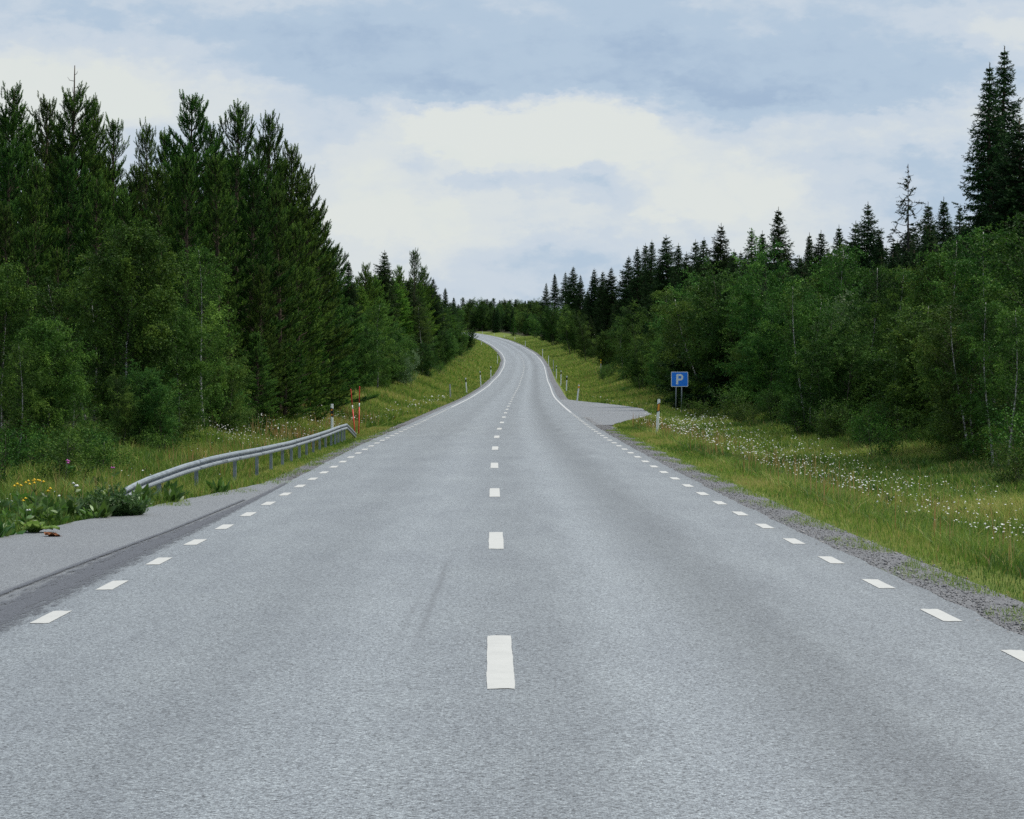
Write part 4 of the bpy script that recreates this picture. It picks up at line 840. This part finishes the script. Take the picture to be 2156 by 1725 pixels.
# yellow composites, pink thistles, white yarrow
def herb(name, label, cat, xd, row, d, fm, heads, r, leafn=10, spread=.08, group=None):
    x = (xd - CX) * d / FD; z0 = gz(x, d); h = max(.3, z_at(row, d) - z0)
    o = thing(name, label, cat, (x, d, z0 - .02), random.random() * 6, 1.0, group)
    mb = MB(); mb.tube([(0, 0, 0), (.01, .01, h * .5), (0, .02, h)], [.006, .005, .003], 5)
    fl_ = []
    for k in range(heads):
        a = k * 2.4; q = spread * math.sqrt(k / max(1, heads)); tip = Vector((math.cos(a) * q, math.sin(a) * q + .02, h + .02 + random.uniform(-.03, .02) - q * .2))
        if k: mb.tube([(0, .012, h * .8), tip], [.003, .002], 4)
        fl_.append(tip)
    link('stem', mb.mesh('stem', m_stem, True), o)
    for tip in fl_:
        f = MB(); n = 9; ring = [tip + Vector((math.cos(j * 6.283 / n) * r * (1 if j % 2 else .7), math.sin(j * 6.283 / n) * r * (1 if j % 2 else .7), -.2 * r)) for j in range(n)]
        f.add([tip + Vector((0, 0, .5 * r))] + ring + [tip + Vector((0, 0, -.6 * r))], [(0, 1 + j, 1 + (j + 1) % n) for j in range(n)] + [(n + 1, 1 + (j + 1) % n, 1 + j) for j in range(n)])
        link('flower', f.mesh('flower', fm, True), o)
    gg = np.random.default_rng(int(xd) + 5); az = gg.random(leafn) * 6.28
    P = np.stack([np.zeros(leafn), np.zeros(leafn), h * (.1 + .75 * gg.random(leafn))], -1); D = np.stack([np.cos(az), np.sin(az), .5 + 0 * az], -1)
    V, F = scatter(*BLADE_T, P, D, .10 + .06 * gg.random(leafn), g=gg); link('leaves', mesh_np('leaves', V, tris=F, m=m_weed, tint=np.repeat(.2 + .5 * gg.random(leafn), 4)), o)
    return o
GY = 'yellow flowering weeds by the left lay-by'
herb('ragwort', 'tall yellow flowering weed with a cluster of many heads', 'flower', 75, 1012, 31.5, m_yellow, 9, .026, 18, .13, GY)
herb('ragwort', 'yellow flowering weed left of the many-headed one', 'flower', 39, 1022, 31.2, m_yellow, 3, .028, 12, .06, GY)
herb('ragwort', 'yellow flowering weed right of the many-headed one', 'flower', 101, 1029, 31.4, m_yellow, 3, .028, 12, .06, GY)
herb('ragwort', 'shortest yellow flower, below the others', 'flower', 57, 1049, 31.0, m_yellow, 2, .024, 10, .05, GY)
GP = 'pink thistles before the birches'
herb('thistle', 'pink thistle left, rising before dark birches', 'thistle', 143, 970, 40, m_pink, 3, .03, 12, .06, GP)
herb('thistle', 'bright pink thistle above the buried guardrail end', 'thistle', 241, 984, 41, m_pink, 2, .03, 12, .05, GP)
GW = 'white yarrow by the left lay-by'
herb('yarrow', 'white yarrow with largest flower head in the thicket', 'flower', 156, 1019, 33, m_white, 5, .026, 10, .05, GW)
herb('yarrow', 'small white yarrow below the largest one', 'flower', 128, 1044, 31.5, m_white, 2, .02, 10, .04, GW)
herb('yarrow', 'white flower low by the pale leafy plant', 'flower', 55, 1082, 29.6, m_white, 2, .022, 8, .04, GW)

# ------------------------------------------------------------------ guardrail
m_galv, t = mat('galvanised_steel')
tcx = N(t, 'ShaderNodeTexCoord').outputs['Object']; n1 = NOISE(t, tcx, 6, 5, .6).outputs['Fac']; n2 = NOISE(t, tcx, 60, 3).outputs['Fac']
c = RAMP(t, M(t, 'ADD', M(t, 'MULTIPLY', n1, .7), M(t, 'MULTIPLY', n2, .3)), [(.3, (.11, .13, .145)), (.5, (.21, .24, .265)), (.75, (.30, .33, .355))])
out(t, bsdf(t, c, .55, .5, .35))
m_bk_rail = simple('stamp_dark', (.04, .045, .05), .7)
gr = thing('guardrail', 'grey steel guardrail with both ends sloping into the grass', 'guardrail')
RP = np.array([(-5.60, 36.3, .22), (-5.49, 37.3, .32), (-5.24, 40.0, .455), (-5.06, 42.3, .52), (-4.96, 45, .535), (-4.93, 50, .515), (-4.95, 56, .50), (-4.98, 62, .515), (-5.0, 68, .55), (-5.02, 73, .60), (-5.02, 76.2, .615)])
yy_ = np.concatenate([np.linspace(36.3, 46, 16), np.linspace(47, 76.2, 24)])
cxr = np.interp(yy_, RP[:, 1], RP[:, 0]); czr = np.interp(yy_, RP[:, 1], RP[:, 2])
def rail_mesh(pts, name):
    prof = [(0, .0), (.040, -.010), (.052, -.040), (.046, -.066), (-.004, -.090), (-.004, -.110), (.046, -.134), (.052, -.160), (.040, -.190), (0, -.20), (-.006, -.196), (.030, -.184), (.042, -.160), (.036, -.142), (-.014, -.116), (-.014, -.084), (.036, -.058), (.042, -.040), (.030, -.016), (-.006, -.004)]
    k = len(prof); vs, fs = [], []
    for i, (x, y, z) in enumerate(pts):
        vs += [(x + p_ * .9, y, z + q_ * .86) for p_, q_ in prof]
        if i: fs += [((i - 1) * k + j, (i - 1) * k + (j + 1) % k, i * k + (j + 1) % k, i * k + j) for j in range(k)]
    fs += [tuple(range(k)), tuple(range(len(vs) - 1, len(vs) - k - 1, -1))]
    mb = MB(); mb.add(vs, fs); return mb.mesh(name, m_galv)
cuts = [36.3, 41.2, 45.3, 49.3, 53.3, 57.3, 61.3, 65.3, 69.3, 73.2, 76.2]
for i, (ya, yb) in enumerate(zip(cuts[:-1], cuts[1:])):
    ys_ = np.linspace(ya, min(76.2, yb + .30), 9); o_ = .006 * (i % 2)
    link('rail', rail_mesh(list(zip(np.interp(ys_, yy_, cxr) + o_, ys_, np.interp(ys_, yy_, czr) + o_ * .5)), 'rail'), gr)
    if i:
        mb = MB(); xx, zz = float(np.interp(ya + .15, yy_, cxr)), float(np.interp(ya + .15, yy_, czr))
        for dy_ in (-.09, .09):
            for dz_ in (-.045, -.128): mb.tube([(xx + .040, ya + .15 + dy_, zz + dz_), (xx + .062, ya + .15 + dy_, zz + dz_)], .012, 6)
        link('splice_bolts', mb.mesh('splice_bolts', m_galv), gr)
mb = MB()
for i in range(5):
    yk = 43.3 + .13 * i; mb.box((float(np.interp(yk, yy_, cxr)) + .050, yk, float(np.interp(yk, yy_, czr)) - .128), (.006, .035, .045))
link('stamped_marks', mb.mesh('stamped_marks', m_bk_rail), gr)
link('rail_end', rail_mesh([(-5.02, 76.25, .613), (-4.97, 77.3, .48), (-4.90, 78.7, .28)], 'rail_end'), gr)
def sigma_post(x, y, ztop):
    z0 = gz(x, y) - .15; mb = MB()
    # C section: web and two flanges seen from the road
    mb.box((x - .055, y, (z0 + ztop) / 2), (.006, .085, ztop - z0)); mb.box((x - .03, y - .045, (z0 + ztop) / 2), (.056, .005, ztop - z0)); mb.box((x - .03, y + .045, (z0 + ztop) / 2), (.056, .005, ztop - z0)); mb.box((x - .004, y - .032, (z0 + ztop) / 2), (.005, .024, ztop - z0)); mb.box((x - .004, y + .032, (z0 + ztop) / 2), (.005, .024, ztop - z0))
    return mb.mesh('post', m_galv)
for y in [38.6, 41.3, 45.4, 49.1, 52.0, 54.7, 57.0, 59.3, 61.5, 63.7, 65.9, 68.1, 70.3, 72.0, 73.4, 74.8, 76.0]:
    x = float(np.interp(y, RP[:, 1], RP[:, 0])); z = float(np.interp(y, RP[:, 1], RP[:, 2]))
    link('post', sigma_post(x - .012, y, z - .03), gr)
    mb = MB(); mb.tube([(x + .003, y, z - .1), (x + .022, y, z - .1)], .011, 6); link('bolt', mb.mesh('bolt', m_galv), gr)

# ------------------------------------------------------------------ marker posts, poles, sign
m_wp = simple('post_white', (.80, .80, .78), .55, .4, 0, .12, 12); m_bk = simple('post_black', (.015, .015, .016), .6); m_or = simple('reflector_amber', (.75, .30, .02), .3, .5); m_grp = simple('post_weathered', (.36, .37, .36), .7, .3)
def marker(label, x, y, h, style, lean=(0, 0), group='white marker posts along the road', m=None):
    o = thing('marker_post', label, 'marker post', (x, y, gz(x, y)), 0, 1.0, group); o.rotation_euler = (lean[1], lean[0], 0)
    w = .088 if y < 120 else .105
    b = MB(); b.box((0, 0, h / 2 - .2), (w, .055, h + .4), 0, 0, .018); link('post', b.mesh('post', m or m_wp), o)
    f = -.0275
    def band(z0, z1, z2, z3, mt, nm, d0=.003, ww=1.01):   # slanting band wrapped round the post
        b = MB(); hw = w / 2 * ww + .001
        for (ya, yb) in ((f - d0, .0285 + d0),):
            vs = [(-hw, ya, z0), (hw, ya, z1), (hw, ya, z3), (-hw, ya, z2), (-hw, yb, z0), (hw, yb, z1), (hw, yb, z3), (-hw, yb, z2)]
            b.add(vs, [(0, 1, 2, 3), (7, 6, 5, 4), (0, 4, 5, 1), (3, 2, 6, 7), (1, 5, 6, 2), (0, 3, 7, 4)])
        return link(nm, b.mesh(nm, mt), o)
    if style == 'dots':
        bd_ = band(h - .395, h - .425, h - .12, h - .15, m_bk, 'black_band')
        for zz in (h - .19, h - .345):
            b = MB(); b.tube([(-.006, f - .003, zz), (-.006, f - .009, zz)], .030, 14); link('reflector', b.mesh('reflector', m_or), bd_)
    elif style == 'amber':
        bd_ = band(h - .40, h - .35, h - .14, h - .09, m_bk, 'black_band')
        b = MB(); hw = w * .36; b.prism([(-hw, h - .36), (hw, h - .33), (hw, h - .125), (-hw, h - .155)], f - .010, f - .003); link('reflector', b.mesh('reflector', m_or), bd_)
        b = MB(); b.box((0, 0, h + .008), (w * .9, .05, .02), 0, 0, .014); link('cap', b.mesh('cap', m_wp), o)
    elif style == 'dark':
        band(h - .40, h - .37, h - .16, h - .13, m_bk, 'black_band')
    elif style == 'ambertop':
        band(h - .26, h - .24, h - .10, h - .08, m_or, 'amber_band')
    return o
marker('white post with two amber dots on a black band, behind the guardrail', (699 - CX) * 80.5 / FD, 80.5, 1.13, 'dots')
marker('white post with amber rectangle, leaning in the right verge', (1383 - CX) * 79.5 / FD, 79.5, 1.19, 'amber', (.055, 0))
def zoom8(zx, zy): return (1100 + zx / 5.39) * .8422, (780 + zy / 5.39) * .8422
def post_at(zx, ztop, zbot, t_, label, style, lean=0, m=None, hmin=.8):
    xd, rb = zoom8(zx, zbot); _, rt = zoom8(zx, ztop)
    d = solve(xd, t_)
    return d, rt, xd, label, style, lean, m
def far_post(zx, ztop, d, label, style, lean=0.0, m=None):
    xd, rt = zoom8(zx, ztop); x = (xd - CX) * d / FD
    h = float(np.clip(z_at(rt, d) - gz(x, d), .75, 1.9)); return marker(label, x, d, h, style, (lean, 0), m=m)
far_post(142, 975, 186, 'grey weathered post, nearest past the red poles on the left', 'plain', -.04, m_grp)
far_post(360, 888, 222, 'second white post past the red poles on the left', 'dark', -.07)
far_post(552, 798, 262, 'third white post past the red poles on the left', 'dark', -.06)
far_post(685, 735, 305, 'dark-topped post before the bend on the left bank', 'dark')
far_post(775, 525, 430, 'white post high on the inside of the bend, left', 'dark')
far_post(560, 372, 590, 'second last white post on the inside of the bend', 'plain')
far_post(450, 338, 640, 'last white post on the inside of the bend', 'plain')
far_post(1846, 980, 176, 'leaning white post with amber tip past the parking lay-by', 'ambertop', .12)
far_post(1702, 862, 228, 'second white post past the parking lay-by', 'dark', .03)
far_post(1628, 790, 270, 'third white post past the parking lay-by', 'dark', .02)
far_post(1568, 724, 318, 'fourth white post past the parking lay-by', 'dark')
far_post(1527, 640, 365, 'grey weathered post fifth past the parking lay-by', 'plain', 0, m_grp)
far_post(1463, 590, 412, 'white post sixth past the parking lay-by', 'plain')
far_post(1382, 490, 470, 'white post by the side track on the right', 'plain')
far_post(1150, 390, 580, 'first white post after the side track on the right', 'plain')
far_post(1008, 340, 650, 'second white post after the side track', 'plain')
far_post(865, 310, 710, 'third white post after the side track', 'plain')
far_post(730, 285, 760, 'fourth white post after the side track', 'plain')
far_post(572, 260, 820, 'last white post on the outside of the bend', 'plain')
# yellow stake before the right forest
d = 320; x = (1265 - CX) * d / FD; st = thing('warning_stake', 'small yellow and black stake before the right forest', 'stake', (x, d, gz(x, d)))
zt = z_at(757, d) - gz(x, d); zt = float(np.clip(zt, .9, 3))
mb = MB(); mb.tube([(0, 0, -.3), (0, 0, zt - .5)], .05, 8); link('stake', mb.mesh('stake', m_grp), st)
mb = MB(); mb.box((0, 0, zt - .25), (.16, .04, .5)); pl = link('plate', mb.mesh('plate', m_yellow), st)
mb = MB(); mb.box((0, -.023, zt - .3), (.162, .006, .12)); link('black_stripe', mb.mesh('black_stripe', m_bk), pl)

m_red = simple('pole_red', (.62, .04, .03), .5, .4, 0, .15, 8)
def snow_pole(label, xb, xt, rt, d):
    x = (xb - CX) * d / FD; z0 = gz(x, d); h = z_at(rt, d) - z0; dxx = (xt - xb) * d / FD
    o = thing('snow_pole', label, 'snow pole', (x, d, z0), 0, 1.0, 'red snow poles at the guardrail end')
    P_ = lambda f: (dxx * f, 0, h * f)
    mb = MB(); mb.tube([P_(-.15), P_(.59)], .018, 8); link('lower_shaft', mb.mesh('lower_shaft', m_red, True), o)
    mb = MB(); mb.tube([P_(.59), P_(.665)], .0195, 8); link('white_band', mb.mesh('white_band', m_wp, True), o)
    mb = MB(); mb.tube([P_(.665), P_(.985), P_(1.0)], [.018, .016, .009], 8); link('upper_shaft', mb.mesh('upper_shaft', m_red, True), o)
snow_pole('red pole leaning left at the end of the guardrail', 748, 738.5, 819.5, 81)
snow_pole('upright red pole, taller, at the end of the guardrail', 755.3, 757, 813.5, 82)

# parking sign
m_blue = simple('sign_blue', (.010, .22, .90), .35, .5, 0, .04, 6); m_sw = simple('sign_white', (.80, .83, .87), .4, .4, 0, .04, 6)
d = 132; x = (1431 - CX) * d / FD; z0 = gz(x, d); zb, zt = z_at(814.5, d), z_at(783, d); w = 35.8 * d / FD
sg = thing('parking_sign', 'blue square sign with white letter P on two steel legs', 'sign', (x, d, z0))
def rrect(x0, x1, z0_, z1, r, n=5):
    o = []
    for cx_, cz_, a0 in ((x1 - r, z1 - r, 0), (x0 + r, z1 - r, 90), (x0 + r, z0_ + r, 180), (x1 - r, z0_ + r, 270)):
        o += [(cx_ + r * math.cos(math.radians(a0 + 90 * i / n)), cz_ + r * math.sin(math.radians(a0 + 90 * i / n))) for i in range(n + 1)]
    return o
b0, b1 = zb - z0, zt - z0
mb = MB(); mb.prism(rrect(-w / 2, w / 2, b0, b1, .05), -.012, .012); link('border', mb.mesh('border', m_sw), sg)
mb = MB(); e = .030; mb.prism(rrect(-w / 2 + e, w / 2 - e, b0 + e, b1 - e, .035), -.016, -.0125); pn = link('panel', mb.mesh('panel', m_blue), sg)
# letter P from the photo: stem and ring
s_ = w / 330.0; fx = lambda q: (q - 463) * s_; fz = lambda q: b0 + (520 - q) * s_
mb = MB(); yA, yB = -.020, -.0165
mb.prism([(fx(393), fz(475)), (fx(433), fz(475)), (fx(437), fz(276)), (fx(399), fz(276))], yA, yB)
outer = [(fx(437), fz(276)), (fx(475), fz(276))] + [(fx(478 + 56 * math.sin(a)), fz(338 - 62 * math.cos(a))) for a in np.linspace(.15, math.pi - .05, 12)] + [(fx(435), fz(400))]
inner = [(fx(437), fz(312)), (fx(470), fz(312))] + [(fx(472 + 24 * math.sin(a)), fz(338 - 26 * math.cos(a))) for a in np.linspace(.15, math.pi - .05, 12)] + [(fx(435), fz(364))]
k = len(outer); vs = [(a, yA, b) for a, b in outer] + [(a, yA, b) for a, b in inner] + [(a, yB, b) for a, b in outer] + [(a, yB, b) for a, b in inner]
fs = []
for i in range(k - 1): fs += [(i, i + 1, k + i + 1, k + i), (2 * k + i, 3 * k + i, 3 * k + i + 1, 2 * k + i + 1), (i, 2 * k + i, 2 * k + i + 1, i + 1), (k + i, k + i + 1, 3 * k + i + 1, 3 * k + i)]
mb.add(vs, fs); link('letter', mb.mesh('letter', m_sw), pn)
for q0, q1 in ((388, 396), (494, 507)):
    mb = MB(); mb.tube([(fx(q0), .045, -.3), (fx(q1), .045, b1 - .12)], .030, 10); lg = link('leg', mb.mesh('leg', m_galv, True), sg)
    mb = MB()
    for zz in (b0 + .15, b1 - .18): mb.box((fx(q1), .028, zz), (.09, .03, .03))
    link('clamp', mb.mesh('clamp', m_galv), lg)
print('TREES', len(TREES), 'grass', len(GT), 'flowers', len(ff))
